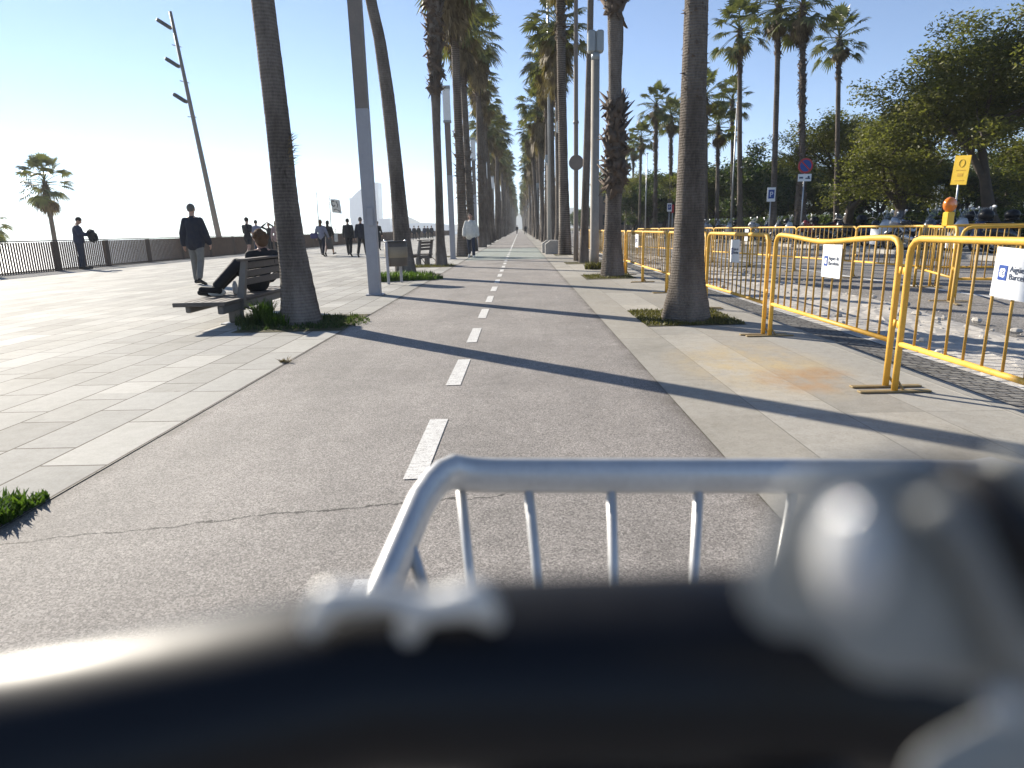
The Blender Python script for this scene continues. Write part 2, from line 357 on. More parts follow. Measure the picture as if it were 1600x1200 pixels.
M['hill'] = soil('hill_scrub', (.05, .06, .05), (.12, .12, .10), .02, .2)
def seamat():
    m, nt, b, o = nodes('sea_water'); b.inputs['Base Color'].default_value = (.02, .06, .09, 1); b.inputs['Roughness'].default_value = .38
    bump(nt, noise(nt, coords(nt, (1, 2, 1)), .6, 6), b, .5, .3); return m
M['sea'] = seamat()
def linemat():
    m, nt, b, o = nodes('white_road_paint'); v = coords(nt)
    f = noise(nt, v, 160, 4, .7); f2 = noise(nt, coords(nt, (1, 5, 1)), 14, 5, .7)
    g = math_(nt, 'ADD', math_(nt, 'MULTIPLY', f, .55), math_(nt, 'MULTIPLY', f2, .45))
    nt.links.new(ramp(nt, g, [(.42, (.26, .24, .23)), (.475, (.62, .61, .58)), (.7, (.76, .75, .73))]), b.inputs['Base Color']); b.inputs['Roughness'].default_value = .7
    bump(nt, f, b, .5, .004); return m
M['line'] = linemat()
SKY_DUST, SKY_STR, SUN_STR, HAZE, EXPO = .0, .092, 5.0, .00042, 1.05
# ------------------------------------------------------------------ people
def fuse(mb, voxel, mat, smooth_it=4):
    """one continuous surface grown round overlapping limbs"""
    me = mb.mesh('body', mat); o = bpy.data.objects.new('body', me); COL.objects.link(o)
    r = o.modifiers.new('r', 'REMESH'); r.mode = 'VOXEL'; r.voxel_size = voxel; r.use_smooth_shade = True
    s = o.modifiers.new('s', 'SMOOTH'); s.factor = .5; s.iterations = smooth_it
    dg = bpy.context.evaluated_depsgraph_get(); out = bpy.data.meshes.new_from_object(o.evaluated_get(dg))
    bpy.data.objects.remove(o); bpy.data.meshes.remove(me)
    out.polygons.foreach_set('use_smooth', [True]*len(out.polygons))
    if not out.materials: out.materials.append(mat)
    return out
def joints(legs=((.0, .05), (.0, .05)), arms=((.05, .15, .1), (.05, .15, .1)), lean=0.0, nod=0.0, turn=0.0):
    J = {}; V = lambda *a: np.array(a, float)
    for s, n, (a, k) in ((-1, 'L', legs[0]), (1, 'R', legs[1])):
        h = V(s*.088, 0, .93); kn = h+.44*V(s*.02, math.sin(a), -math.cos(a)); an = kn+.41*V(0, math.sin(a-k), -math.cos(a-k))
        fa = (a-k)*.8; J['hip'+n], J['kn'+n], J['an'+n] = h, kn, an
        J['he'+n] = an+V(0, -.045, -.045); J['to'+n] = an+.20*V(s*.16, math.cos(fa), math.sin(fa)-.32)
    L = lambda p: V(p[0], p[1]*math.cos(lean)+(p[2]-.95)*math.sin(lean), .95+(p[2]-.95)*math.cos(lean)-p[1]*math.sin(lean))
    J['pelvis'], J['waist'], J['chest'], J['neck'] = L(V(0, 0, .96)), L(V(0, 0, 1.1)), L(V(0, -.01, 1.30)), L(V(0, -.015, 1.47))
    J['head'] = J['neck']+V(0, .02+.1*math.sin(lean+nod), .165*math.cos(lean*.6+nod))
    J['nod'] = nod; J['turn'] = turn
    for s, n, a in ((-1, 'L', arms[0]), (1, 'R', arms[1])):
        J['sh'+n] = L(V(s*.172, -.01, 1.395))
        if len(a) == 3:
            sw, fl, ab = a
            J['el'+n] = J['sh'+n]+.29*V(s*math.sin(ab), math.sin(sw)*math.cos(ab), -math.cos(sw)*math.cos(ab))
            J['wr'+n] = J['el'+n]+.25*V(s*math.sin(ab)*.5, math.sin(sw+fl), -math.cos(sw+fl))
        else: J['el'+n], J['wr'+n] = V(*a[0]), V(*a[1])
    z0 = min(J['he'+n][2] for n in 'LR')-.035; z0 = min(z0, min(J['to'+n][2] for n in 'LR')-.03)
    for k in J:
        if k not in ('nod', 'turn'): J[k] = J[k]-V(0, 0, z0)
    return J
def hand(mb, wr, el, side):
    """palm, four unequal bent fingers and a thumb from the side of the palm"""
    d = wr-el; d /= np.linalg.norm(d)+1e-9
    a = np.array([0, 1.0, 0]) if abs(d[1]) < .9 else np.array([0, 0, 1.0])
    w = a-d*np.dot(a, d); w /= np.linalg.norm(w); nrm = np.cross(d, w)*side
    mb.tube([wr-d*.01, wr+d*.035, wr+d*.08], [.027, .036, .034], 8, flat=(1, .45) if abs(w[2]) > .7 else (.5, 1))
    for k, (o, ln) in enumerate(((-.026, .062), (-.009, .074), (.009, .080), (.026, .070))):
        b = wr+d*.078+w*o; m = b+d*ln*.5-nrm*.008; t = b+d*ln*.9-nrm*.03
        mb.tube([b-d*.012, m, t], [.0092, .0085, .0065], 6)
    b = wr+d*.03+w*.03; mb.tube([b, b+d*.035+w*.022, b+d*.062+w*.022-nrm*.012], [.011, .0098, .0075], 6)
def person(label, loc, face, H, J, top, bottom, topmat, botmat, hair='short', hairmat=None, shoemat=None, voxel=.018, coat=0.0, group=None, bare_arm=False, eyes=False, loose=0.0):
    t = thing('person', label, 'person', (loc[0], loc[1], loc[2] if len(loc) > 2 else 0), face, group); s = H/1.78; t.scale = (s, s, s)
    b = MB(); V = lambda *a: np.array(a, float)
    b.ell(J['pelvis'], (.150, .110, .125), 14, 9); b.cap(J['pelvis'], J['waist'], .115, .112, 12); b.cap(J['waist'], J['chest'], .112, .128, 12)
    b.ell(J['chest'], (.158, .112, .165), 14, 9); [b.cap(J['neck']+V(0, 0, -.03), J['sh'+n], .060, .052) for n in 'LR']; b.cap(J['chest']+V(0, 0, .06), J['neck'], .10, .06)
    b.cap(J['neck'], J['head']+V(0, -.01, -.05), .056, .052); hd = J['head']; nd = J['nod']
    R = Matrix.Rotation(-nd, 3, 'X') @ Matrix.Rotation(0, 3, 'Z'); R = Matrix.Rotation(J['turn'], 3, 'Z') @ R
    P = lambda x, y, z: hd+np.array(R @ Vector((x, y, z)))
    b.ell(P(0, -.008, .018), (.077, .094, .098), 14, 10, rot=R); b.ell(P(0, .022, -.05), (.057, .066, .066), 12, 8, rot=R)
    b.cap(P(0, .088, .005), P(0, .108, -.025), .012, .016, 8)
    for q in (-1, 1): b.ell(P(q*.08, -.005, -.01), (.014, .022, .032), 8, 6, rot=R)
    for n, q in (('L', -1), ('R', 1)):
        b.cap(J['sh'+n], J['el'+n], .056, .042); b.cap(J['el'+n], J['wr'+n], .042, .027)
        b.cap(J['hip'+n], J['kn'+n], .088, .056); kf = J['kn'+n]*.55+J['an'+n]*.45; b.cap(J['kn'+n], kf, .055, .053); b.cap(kf, J['an'+n], .053, .036)
        b.cap(J['an'+n], J['he'+n], .036, .034); b.cap(J['he'+n], J['to'+n], .035, .030)
    me = fuse(b, voxel*.72, M['skin'])
    x = MB()
    for n, q in (('L', -1), ('R', 1)): hand(x, J['wr'+n], J['el'+n], q)
    if eyes:
        for q in (-1, 1): x.ell(P(q*.03, .083, .012), (.012, .006, .007), 8, 5, 1, rot=R)
        x.ell(P(0, .086, -.062), (.024, .006, .006), 8, 5, 2, rot=R)
    me2 = x.mesh('hands', M['skin'])
    import bmesh
    bm = bmesh.new(); bm.from_mesh(me); bm.from_mesh(me2); bm.to_mesh(me); bm.free()
    me.materials.append(M['tyre']); me.materials.append(M['red']); me.polygons.foreach_set('use_smooth', [True]*len(me.polygons))
    body = link('body', me, t)
    # clothing
    c = MB(); g = .012+loose
    c.cap(J['pelvis'], J['waist'], .135+g+loose, .118+g+loose, 12); c.cap(J['waist'], J['chest'], .118+g+loose, .134+g, 12); c.ell(J['chest'], (.160+g, .114+g, .165), 14, 9); c.ell(J['pelvis']+V(0, 0, .02), (.152+g, .114+g, .10), 14, 8)
    [c.cap(J['neck']+V(0, 0, -.045), J['sh'+n], .064, .060) for n in 'LR']; c.cap(J['neck']+V(0, 0, -.05), J['neck']+V(0, 0, .0), .068, .062); c.cap(J['chest']+V(0, 0, .06), J['neck']+V(0, 0, -.02), .106, .068)
    for n in 'LR':
        c.cap(J['sh'+n], J['el'+n], .062+loose*.4, .048+g)
        if not bare_arm: c.cap(J['el'+n], J['el'+n]*.08+J['wr'+n]*.92, .046+g, .034+g)
    if coat:
        dn = V(0, -.01, -coat); c.cap(J['pelvis']+V(-.05, 0, 0), J['pelvis']+V(-.06, 0, 0)+dn, .12+g, .115+g); c.cap(J['pelvis']+V(.05, 0, 0), J['pelvis']+V(.06, 0, 0)+dn, .12+g, .115+g)
    link(top, fuse(c, voxel, topmat, 3), t)
    if bottom == 'skirt':
        c = MB(); zb = .34; k = J['pelvis']; c.lathe([(.10, .14), (.145, .08), (.165, -.05), (.19, -.3), (.215, zb-k[2])], 18, tuple(k)); link('skirt', c.mesh('skirt', botmat, True), t)
    else:
        c = MB(); c.ell(J['pelvis'], (.156, .118, .13), 14, 9)
        for n in 'LR':
            if bottom == 'shorts': c.cap(J['hip'+n], J['hip'+n]*.42+J['kn'+n]*.58, .098, .092)
            else:
                e = .004 if bottom == 'leggings' else .016
                c.cap(J['hip'+n], J['kn'+n], .092+e*.6, .060+e); c.cap(J['kn'+n], J['an'+n]*.93+J['kn'+n]*.07, .058+e, .044+e*1.5)
        link(bottom, fuse(c, voxel, botmat, 3), t)
    for n in 'LR':
        c = MB(); dn = J['to'+n]-J['he'+n]; c.cap(J['he'+n]+V(0, 0, .005), J['to'+n]+dn*.08, .041, .036); c.cap(J['an'+n]+V(0, 0, -.01), J['he'+n], .042, .041); link('shoe', c.mesh('shoe', shoemat or M['tyre'], True), t)
    h = MB(); hm = hairmat or M['hair_dark']
    h.ell(P(0, -.020, .030), (.086, .096, .098), 14, 9, rot=R)
    if hair == 'long': h.cap(P(0, -.055, .02), P(0, -.075, -.17), .082, .062, 12); h.ell(P(0, -.05, -.02), (.09, .075, .10), 12, 8, rot=R)
    elif hair == 'bob':
        rh = random.Random(3)
        for _ in range(46):
            a_, e_ = rh.uniform(0, 6.28), rh.uniform(-.75, 1.45)
            if math.sin(a_)*math.cos(e_) < .45: h.ell(P(.088*math.cos(a_)*math.cos(e_), .09*math.sin(a_)*math.cos(e_)-.03, .10*math.sin(e_)), rh.uniform(.022, .036), 8, 6)
        h.ell(P(0, -.035, 0), (.092, .096, .104), 14, 9, rot=R); h.ell(P(0, -.05, -.05), (.086, .076, .08), 12, 8, rot=R)
    elif hair == 'hood': h.ell(P(0, -.07, -.13), (.12, .07, .06), 12, 8, rot=R)
    link('hair', h.mesh('hair', hm, True), t)
    return t
for k, c in dict(hair_dark=(.022, .017, .014), hair_grey=(.12, .11, .10), hair_brown=(.115, .062, .03), navy=(.012, .015, .028), black=(.013, .013, .016), greytrs=(.17, .165, .15), blueden=(.03, .038, .062), white=(.62, .62, .58), lilac=(.22, .23, .30), purple=(.07, .06, .16), olive=(.07, .065, .05), pink=(.30, .20, .19), greyc=(.10, .10, .10), midblue=(.03, .038, .075)).items():
    if k in ('white',): M['whitecloth'] = cloth('white_cloth', c)
    else: M[k] = cloth(k+'_cloth' if not k.startswith('hair') else k, c)
walk = ((.42, .12), (-.30, .28)); walkb = ((-.30, .30), (.40, .10)); stand = ((.03, .04), (-.02, .06))
sw = ((-.30, .2, .14), (.30, .3, .14)); swb = ((.30, .3, .14), (-.30, .2, .14))
gp = lambda px, py: tuple(G(px, py)[:2])
person('walking man in dark jacket and grey trousers seen from behind, arms hanging', gp(314, 445), .05, 1.80, joints(((.10, .10), (-.16, .30)), ((-.12, .28, .22), (.10, .30, .22))), 'jacket', 'trousers', M['navy'], M['greytrs'], 'short', M['hair_grey'], voxel=.015, loose=.02, coat=.09)
p_ = person('person in blue hooded jacket standing at slatted fence, head bent over dark bag', gp(131, 421), -1.15, 1.90, joints(stand, (((-.24, .10, 1.16), (-.06, .34, 1.13)), ((.24, .10, 1.16), (.06, .34, 1.13))), .04, .62), 'jacket', 'trousers', M['midblue'], M['blueden'], 'short', M['hair_dark'], coat=.05, loose=.015)
bg = MB(); bg.box((0, 0, 0), (.34, .24, .46), 0, 0, .07); bg.box((0, .13, -.06), (.24, .07, .24), 0, 0, .03); q = tag(bg.build('backpack', M['black'], smooth=False), 'black backpack held in front by the person at the fence', 'backpack')
q.location = (gp(131, 421)[0]+.40, gp(131, 421)[1]+.16, 1.20); q.rotation_euler = (.15, .35, -1.15)
person('jogger in dark shirt and shorts running past the tree trunk bench', gp(391, 407), -.15, 1.86, joints(((.55, 1.15), (-.30, .30)), ((.45, 1.5, .2), (-.75, 1.5, .25)), .10), 'shirt', 'shorts', M['black'], M['black'], 'short', M['hair_dark'], bare_arm=True)
person('person in pale lilac top walking beyond the jogger', gp(405, 399), .3, 1.88, joints(walkb, swb), 'shirt', 'trousers', M['lilac'], M['blueden'], 'short', M['hair_dark'])
person('person in black with both hands raised to the head by the wall', gp(424, 397), 2.9, 1.74, joints(stand, (((-.40, .10, 1.52), (-.12, .10, 1.70)), ((.40, .10, 1.52), (.12, .10, 1.70)))), 'shirt', 'trousers', M['black'], M['black'], 'short', M['hair_dark'], eyes=True)
person('person in faded pink coat half hidden behind the ringed palm trunk', gp(436, 401), .1, 1.76, joints(walk, sw), 'coat', 'trousers', M['pink'], M['black'], 'long', M['hair_brown'], coat=.12)
pw = gp(505, 401)
person('woman in pale greyish cardigan carrying purple bag, walking beside skirted companion', pw, .05, 1.74, joints(walk, ((.12, .4, .3), (.1, .5, .3))), 'cardigan', 'trousers', M['lilac'], M['navy'], 'long', M['hair_brown'], loose=.01)
hb = MB(); hb.box((0, 0, 0), (.36, .14, .26), 0, 0, .05); hb.tube([(-.1, 0, .12), (-.06, 0, .30), (.06, 0, .30), (.1, 0, .12)], .012, 6); q = tag(hb.build('shoulder_bag', M['purple']), 'purple shoulder bag at the hip of the woman in pale cardigan', 'bag'); q.location = (pw[0]-.33, pw[1]-.05, .98)
pw = gp(516, 400)
person('woman in dark top and grey calf length skirt with cream tote bag', pw, -.05, 1.70, joints(walkb, sw), 'top', 'skirt', M['black'], M['greyc'], 'long', M['hair_dark'], loose=.008)
hb = MB(); hb.box((0, 0, 0), (.10, .34, .38), 0, 0, .03); hb.tube([(0, -.1, .18), (0, -.07, .46), (0, .07, .46), (0, .1, .18)], .012, 6); q = tag(hb.build('tote_bag', M['whitecloth']), 'cream tote bag hanging beside the grey skirt', 'bag'); q.location = (pw[0]+.36, pw[1], .86)
person('broad person all in black walking away, nearer the two women', gp(547, 401), .1, 1.74, joints(walk, swb), 'jacket', 'trousers', M['black'], M['black'], 'short', M['hair_dark'], loose=.03)
person('person in black jacket walking away, next to the lamp column foot', gp(567, 402), -.05, 1.76, joints(walkb, sw), 'jacket', 'trousers', M['navy'], M['black'], 'short', M['hair_grey'], loose=.02)
person('person in dark coat hidden behind the pale lamp column', gp(592, 391), .1, 1.75, joints(walk, sw), 'coat', 'trousers', M['black'], M['black'], 'short', M['hair_dark'], coat=.15)
person('person in loose white jacket and dark jeans walking towards us at path edge', gp(737, 403), PI+.02, 1.74, joints(((.22, .1), (-.22, .4)), ((-.12, .2, .24), (.12, .25, .24))), 'jacket', 'jeans', M['whitecloth'], M['blueden'], 'short', M['hair_dark'], M['whitecloth'], coat=.10, loose=.035, eyes=True)
for i, (px, py, mt) in enumerate(((648, 375, 'navy'), (655, 374.5, 'black'), (664, 373.5, 'midblue'), (669, 373, 'black'), (675, 373.5, 'navy'), (640, 376, 'black'))):
    person('tiny dark clothed stroller in the far group on the promenade', gp(px, py), random.uniform(-.4, .4), 1.75, joints(walk if i % 2 else walkb, sw), 'coat', 'trousers', M[mt], M['black'], 'short', M['hair_dark'], voxel=.03, coat=.12, group='far strollers on the promenade', loose=.02)
for i, (px, py, la) in enumerate(((808, 366, 'far walker in dark clothes at the path edge near vanishing point'), (821, 366.5, 'distant dark figure on foot beyond the bollards near the path'))):
    person(la, gp(px, py), .1, 1.76, joints(walk, sw), 'coat', 'trousers', M['black'], M['black'], 'short', M['hair_dark'], voxel=.03, loose=.02)
# woman on the bench: joints given directly, in world metres
V = lambda *a: np.array(a, float)
BX, BY = -3.70, 9.25
J = dict(pelvis=V(0, 0, .46), waist=V(.05, .0, .60), chest=V(.09, .02, .75), neck=V(.10, .02, .915), head=V(.07, .03, 1.065), nod=.25, turn=.9,
         shL=V(-.03, -.13, .85), shR=V(.21, .15, .85), elL=V(.0, -.25, .60), elR=V(.20, .30, .60), wrL=V(-.10, -.20, .44), wrR=V(.05, .34, .47),
         hipL=V(-.05, -.05, .43), hipR=V(.0, .05, .43), knL=V(-.12, -.36, .745), knR=V(-.18, -.22, .68), anL=V(-.24, -.78, .475), anR=V(-.36, -.60, .40),
         heL=V(-.22, -.76, .42), heR=V(-.34, -.58, .36), toL=V(-.34, -.95, .455), toR=V(-.46, -.75, .40))
person('woman in black with short auburn hair sitting on the bench, legs stretched along it', (BX, BY, -.02), 0, 1.78, J, 'jacket', 'trousers', M['black'], M['black'], 'bob', M['hair_brown'], M['black'], voxel=.014)

# ------------------------------------------------------------------ setting
def sheet(name, x0, x1, y0, y1, z, mat, nx=1, ny=1):
    b = MB(); V = [(x0+(x1-x0)*i/nx, y0+(y1-y0)*j/ny, z) for j in range(ny+1) for i in range(nx+1)]
    F = [(j*(nx+1)+i, j*(nx+1)+i+1, (j+1)*(nx+1)+i+1, (j+1)*(nx+1)+i) for j in range(ny) for i in range(nx)]
    b.add(V, F); return structure(name, b, mat)
YF = 620
sheet('ground', -16.9, 900, -60, 2100, -.02, M['park'])
sheet('sea', -2100, 2100, -800, 2150, -4.2, M['sea'])
b = MB(); b.add([(-17, -60, -2.4), (-17, 900, -2.4), (-75, 900, -4.3), (-75, -60, -4.3), (-17, -60, -.02), (-17, 900, -.02)], [(0, 3, 2, 1), (0, 1, 5, 4)]); structure('beach', b, M['sand'])
sheet('promenade', -16.9, -2.06, -8, YF, .004, M['paving'])
sheet('bike_path', -2.06, .97, -8, YF, 0.0, M['asphalt'])
sheet('pavement', .97, 2.80, -8, YF, .004, M['concrete'])
b = MB(); b.box((2.86, 300, -.06), (.12, 616, .128), 0, 0, .004); structure('kerb', b, M['concrete'])
b = MB(); b.add([(3.265, -5, .003), (3.30, -5, .003), (3.30, 60, .003), (3.265, 60, .003)], [(0, 1, 2, 3)]); structure('gutter_line', b, M['line'])
sheet('gutter', 2.92, 3.29, -8, YF, .0, M['cobble'])
# dug-up verge: uneven pale rubble
b = MB(); nx, ny = 14, 150; rn = np.random.RandomState(3)
for j in range(ny+1):
    for i in range(nx+1):
        y = -4+34*j/ny; wx = 1.0+.75*min(1, max(0, (y-4)/5.0)); x = 3.29+wx*i/nx
        h = .004 if i in (0, nx) else .012+.022*rn.rand()**2+.02*math.sin(i/nx*PI)
        b.v.append((x+(rn.rand()-.5)*.05, y+(rn.rand()-.5)*.12, h))
for j in range(ny):
    for i in range(nx): b.f.append((j*(nx+1)+i, j*(nx+1)+i+1, (j+1)*(nx+1)+i+1, (j+1)*(nx+1)+i)); b.m.append(0)
structure('verge', b, M['rubble'])
b = MB()
for _ in range(420):
    y = 3+rn.rand()*20; wx = 1.0+.75*min(1, max(0, (y-4)/5.0)); r = .012+.045*rn.rand()**3
    b.ell((3.32+rn.rand()*(wx+.25), y, .02+r*.4), (r*(.8+.6*rn.rand()), r*(.8+.6*rn.rand()), r*.7), 6, 4)
tag(b.build('rubble', M['stonebit']), 'loose pale stones scattered over the dug up verge', 'rubble', kind='stuff')
sheet('road', 3.29, 12.3, -8, YF, -.006, M['road'])
b = MB(); b.add([(6.62, -5, -.002), (6.76, -5, -.002), (6.76, 300, -.002), (6.62, 300, -.002)], [(0, 1, 2, 3)]); structure('road_line', b, M['line'])
b = MB(); b.box((12.4, 300, 0), (.2, 600, .24), 0, 0, .01); structure('kerb', b, M['kerb'])
sheet('pavement', 12.5, 16.5, -8, YF, .10, M['concrete'])
# painted dashes: about a metre of paint, under a metre of gap, then one long line
b = MB(); y = .95; rr = random.Random(5)
while y < 36:
    w = .052; b.add([(-.505-w+rr.uniform(-.004, .004), y, .004), (-.505+w, y+rr.uniform(-.01, .01), .004), (-.505+w+rr.uniform(-.004, .004), y+.96, .004), (-.505-w, y+.96, .004)], [(0, 1, 2, 3)]); y += 1.83
b.add([(-.55, 37, .004), (-.46, 37, .004), (-.46, 400, .004), (-.55, 400, .004)], [(0, 1, 2, 3)])
for yy in (26.2, 31.5): b.add([(-.25, yy, .004), (.75, yy, .004), (.75, yy+.14, .004), (-.25, yy+.14, .004)], [(0, 1, 2, 3)])
structure('path_markings', b, M['line'])
# tree pits
b = MB(); PITS = []
for y in (8.15, 15.9+.5, 20.9, 28.2): b.add([(-3.35, y-.75, .010), (-2.07, y-.75, .010), (-2.07, y+.75, .010), (-3.35, y+.75, .010)], [(0, 1, 2, 3)]); PITS.append((-2.75, y))
for y in (7.95, 14.8, 20.9, 27.5): b.add([(1.4, y-.72, .010), (2.5, y-.72, .010), (2.5, y+.72, .010), (1.4, y+.72, .010)], [(0, 1, 2, 3)]); PITS.append((1.95, y))
structure('tree_pit_soil', b, M['pit'])
def grass(name, label, spots, mat, seed, lean=.5):
    rn = np.random.RandomState(seed); P = []
    for (cx, cy, rx, ry, n, h, ex) in spots:
        for _ in range(n):
            while True:
                u, v = rn.uniform(-1, 1, 2)
                if u*u+v*v < 1 or ex == 'box': break
            x, y = cx+u*rx, cy+v*ry; hh = h*(.35+.9*rn.rand()); a = rn.rand()*2*PI; w = .004+.006*rn.rand()
            if h > .12: w *= 1.6
            d = np.array([math.cos(a), math.sin(a), 0]); sd = np.array([-d[1], d[0], 0])*w; l = lean*hh*rn.rand()
            p0 = np.array([x, y, .006]); p1 = p0+d*l*.35+np.array([0, 0, hh*.6]); p2 = p0+d*l+np.array([0, 0, hh])
            P.append((p0-sd, p0+sd, p1+sd*.8, p1-sd*.8)); P.append((p1-sd*.8, p1+sd*.8, p2+sd*.1, p2-sd*.1))
    o = link(name, quads_mesh(name, P, mat)); return tag(o, label, 'grass', kind='stuff')
grass('grass', 'dark green grass round the ringed palm by the bench', [(-2.75, 8.15, .60, .62, 1500, .05, 'box'), (-3.3, 8.2, .30, .35, 600, .12, 0), (-2.2, 8.1, .3, .5, 400, .03, 0)], M['leaf_dark'], 1)
grass('weed', 'bright weeds sprouting beside the bench foot', [(-3.22, 8.1, .12, .10, 300, .26, 0), (-3.0, 7.95, .16, .08, 200, .14, 0)], M['grass'], 2, .9)
grass('grass', 'bright green grass at the foot of the leaning palm and litter bin', [(-2.75, 15.4, .75, .55, 1900, .16, 0), (-2.3, 15.3, .5, .4, 900, .11, 0), (-3.1, 14.9, .3, .2, 500, .18, 0)], M['grass'], 3)
grass('grass', 'thick green tuft at the edge of the path', [(-2.30, 2.22, .16, .13, 800, .075, 0), (-2.17, 2.42, .11, .16, 800, .06, 0), (-2.42, 2.05, .12, .10, 300, .05, 0), (-2.10, 2.55, .04, .10, 120, .035, 0), (-2.15, 2.15, .10, .14, 250, .05, 0), (-2.33, 2.42, .10, .06, 120, .03, 0)], M['grass'], 4, 1.0)
grass('grass', 'short olive grass in the pit of the smooth palm before the barriers', [(1.95, 7.95, .55, .70, 3200, .035, 'box')], M['grass_dry'], 5, 1.2)
grass('grass', 'sparse dry grass in the pits farther along', [(1.95, 14.8, .5, .6, 900, .05, 'box'), (2.0, 17.6, .3, .2, 500, .18, 0), (-2.75, 20.9, .6, .6, 700, .07, 'box')], M['grass_dry'], 6, .8)
grass('debris', 'brown dry twig lying at the edge of the path', [(-2.08, 5.6, .04, .05, 40, .03, 0)], M['leaf_dead'], 7, 3)

# fence of upright slats between promenade and beach
fx = -16.45; t = thing('fence', 'brown fence of upright slats with flat top rail along the beach edge', 'fence', (fx, 10, 0))
b = MB(); y = 0.0; k = 0; rr = random.Random(2)
while y < 150:
    b.box((0, y, .52), (.048, .022, 1.0), rr.uniform(-.04, .04)); y += .116
b.build('slats', M['corten'], t)
b = MB(); b.box((0, 75, 1.06), (.11, 150, .035), 0, 0, .008); b.build('top_rail', M['rail'], t)
b = MB(); b.box((0, 75, .07), (.04, 150, .04)); b.build('bottom_rail', M['corten'], t)
for k in range(50): MB().box((0, 1.6+k*2.95, .52), (.07, .26, 1.02), 0, 0, .008).build('post', M['corten'], t)
b = MB(); b.box((-16.7, 300, -.02), (.5, 620, .09)); structure('promenade_edge', b, M['kerb'])
# ------------------------------------------------------------------ fan palms
def fan_leaf(Q, MI, o, az, el, L, R, rn, mi=0, n=17, droop=.5, fold=1.0):
    d = np.array([math.cos(az)*math.cos(el), math.sin(az)*math.cos(el), math.sin(el)]); sd = np.array([-math.sin(az), math.cos(az), 0.0]); up = np.cross(sd, d)
    p0 = np.array(o); p1 = p0+d*L*.55; p2 = p0+d*L-np.array([0, 0, droop*.16*L])
    for a, b_, w0, w1 in ((p0, p1, .035, .024), (p1, p2, .024, .016)):
        Q.append((a-sd*w0, a+sd*w0, b_+sd*w1, b_-sd*w1)); MI.append(mi); Q.append((a-up*w0*.7, a+up*w0*.7, b_+up*w1*.7, b_-up*w1*.7)); MI.append(mi)
    dd = (p2-p1); dd /= np.linalg.norm(dd)+1e-9; uu = np.cross(sd, dd); tw = rn.uniform(-.35, .35)
    s2 = sd*math.cos(tw)+uu*math.sin(tw); u2 = np.cross(s2, dd)
    for k in range(n):
        a = (k/(n-1)-.5)*2*2.15*fold; r = R*(1-.22*abs(a)/2.15)*rn.uniform(.9, 1.08)
        v = dd*math.cos(a)+s2*math.sin(a)-u2*(.18*abs(math.sin(a))); t = -dd*math.sin(a)+s2*math.cos(a)
        m = p2+v*r*.58-np.array([0, 0, droop*.05*R]); tip = p2+v*r*.92-np.array([0, 0, droop*R*rn.uniform(.22, .5)]); w = r*.62*(2.15*2*fold/(n-1))*.5
        Q.append((p2, m+t*w, m, m-t*w)) if False else Q.append((p2-t*.01, m-t*w, m+t*w, p2+t*.01)); MI.append(mi)
        Q.append((m-t*w, tip-t*.006, tip+t*.006, m+t*w)); MI.append(mi)
def palm_crown(seed, nl=44, L=1.05, R=.92):
    rn = np.random.RandomState(seed); Q, MI = [], []
    for k in range(nl):
        f = (k+.5)/nl; el = math.radians(82-118*f**.85+rn.uniform(-8, 8)); az = k*2.39996+rn.uniform(-.25, .25)
        fan_leaf(Q, MI, (0, 0, -.45*f+.1), az, el, L*rn.uniform(.85, 1.15), R*rn.uniform(.88, 1.1), rn, 0, droop=.35+.5*f)
    return quads_mesh('crown', Q, [M['leaf_palm']])
def palm_skirt(seed, nl=58, length=1.9, rad=.3):
    rn = np.random.RandomState(seed); Q, MI = [], []
    for k in range(nl):
        f = rn.rand(); az = rn.rand()*2*PI; r0 = rad*.5
        fan_leaf(Q, MI, (r0*math.cos(az), r0*math.sin(az), -.2-f*length*.75), az, math.radians(-48-36*f**.6+rn.uniform(-8, 8)), rn.uniform(.55, .85), rn.uniform(.5, .75), rn, 0, 11, .9, .5)
    return quads_mesh('skirt', Q, [M['leaf_dead']])
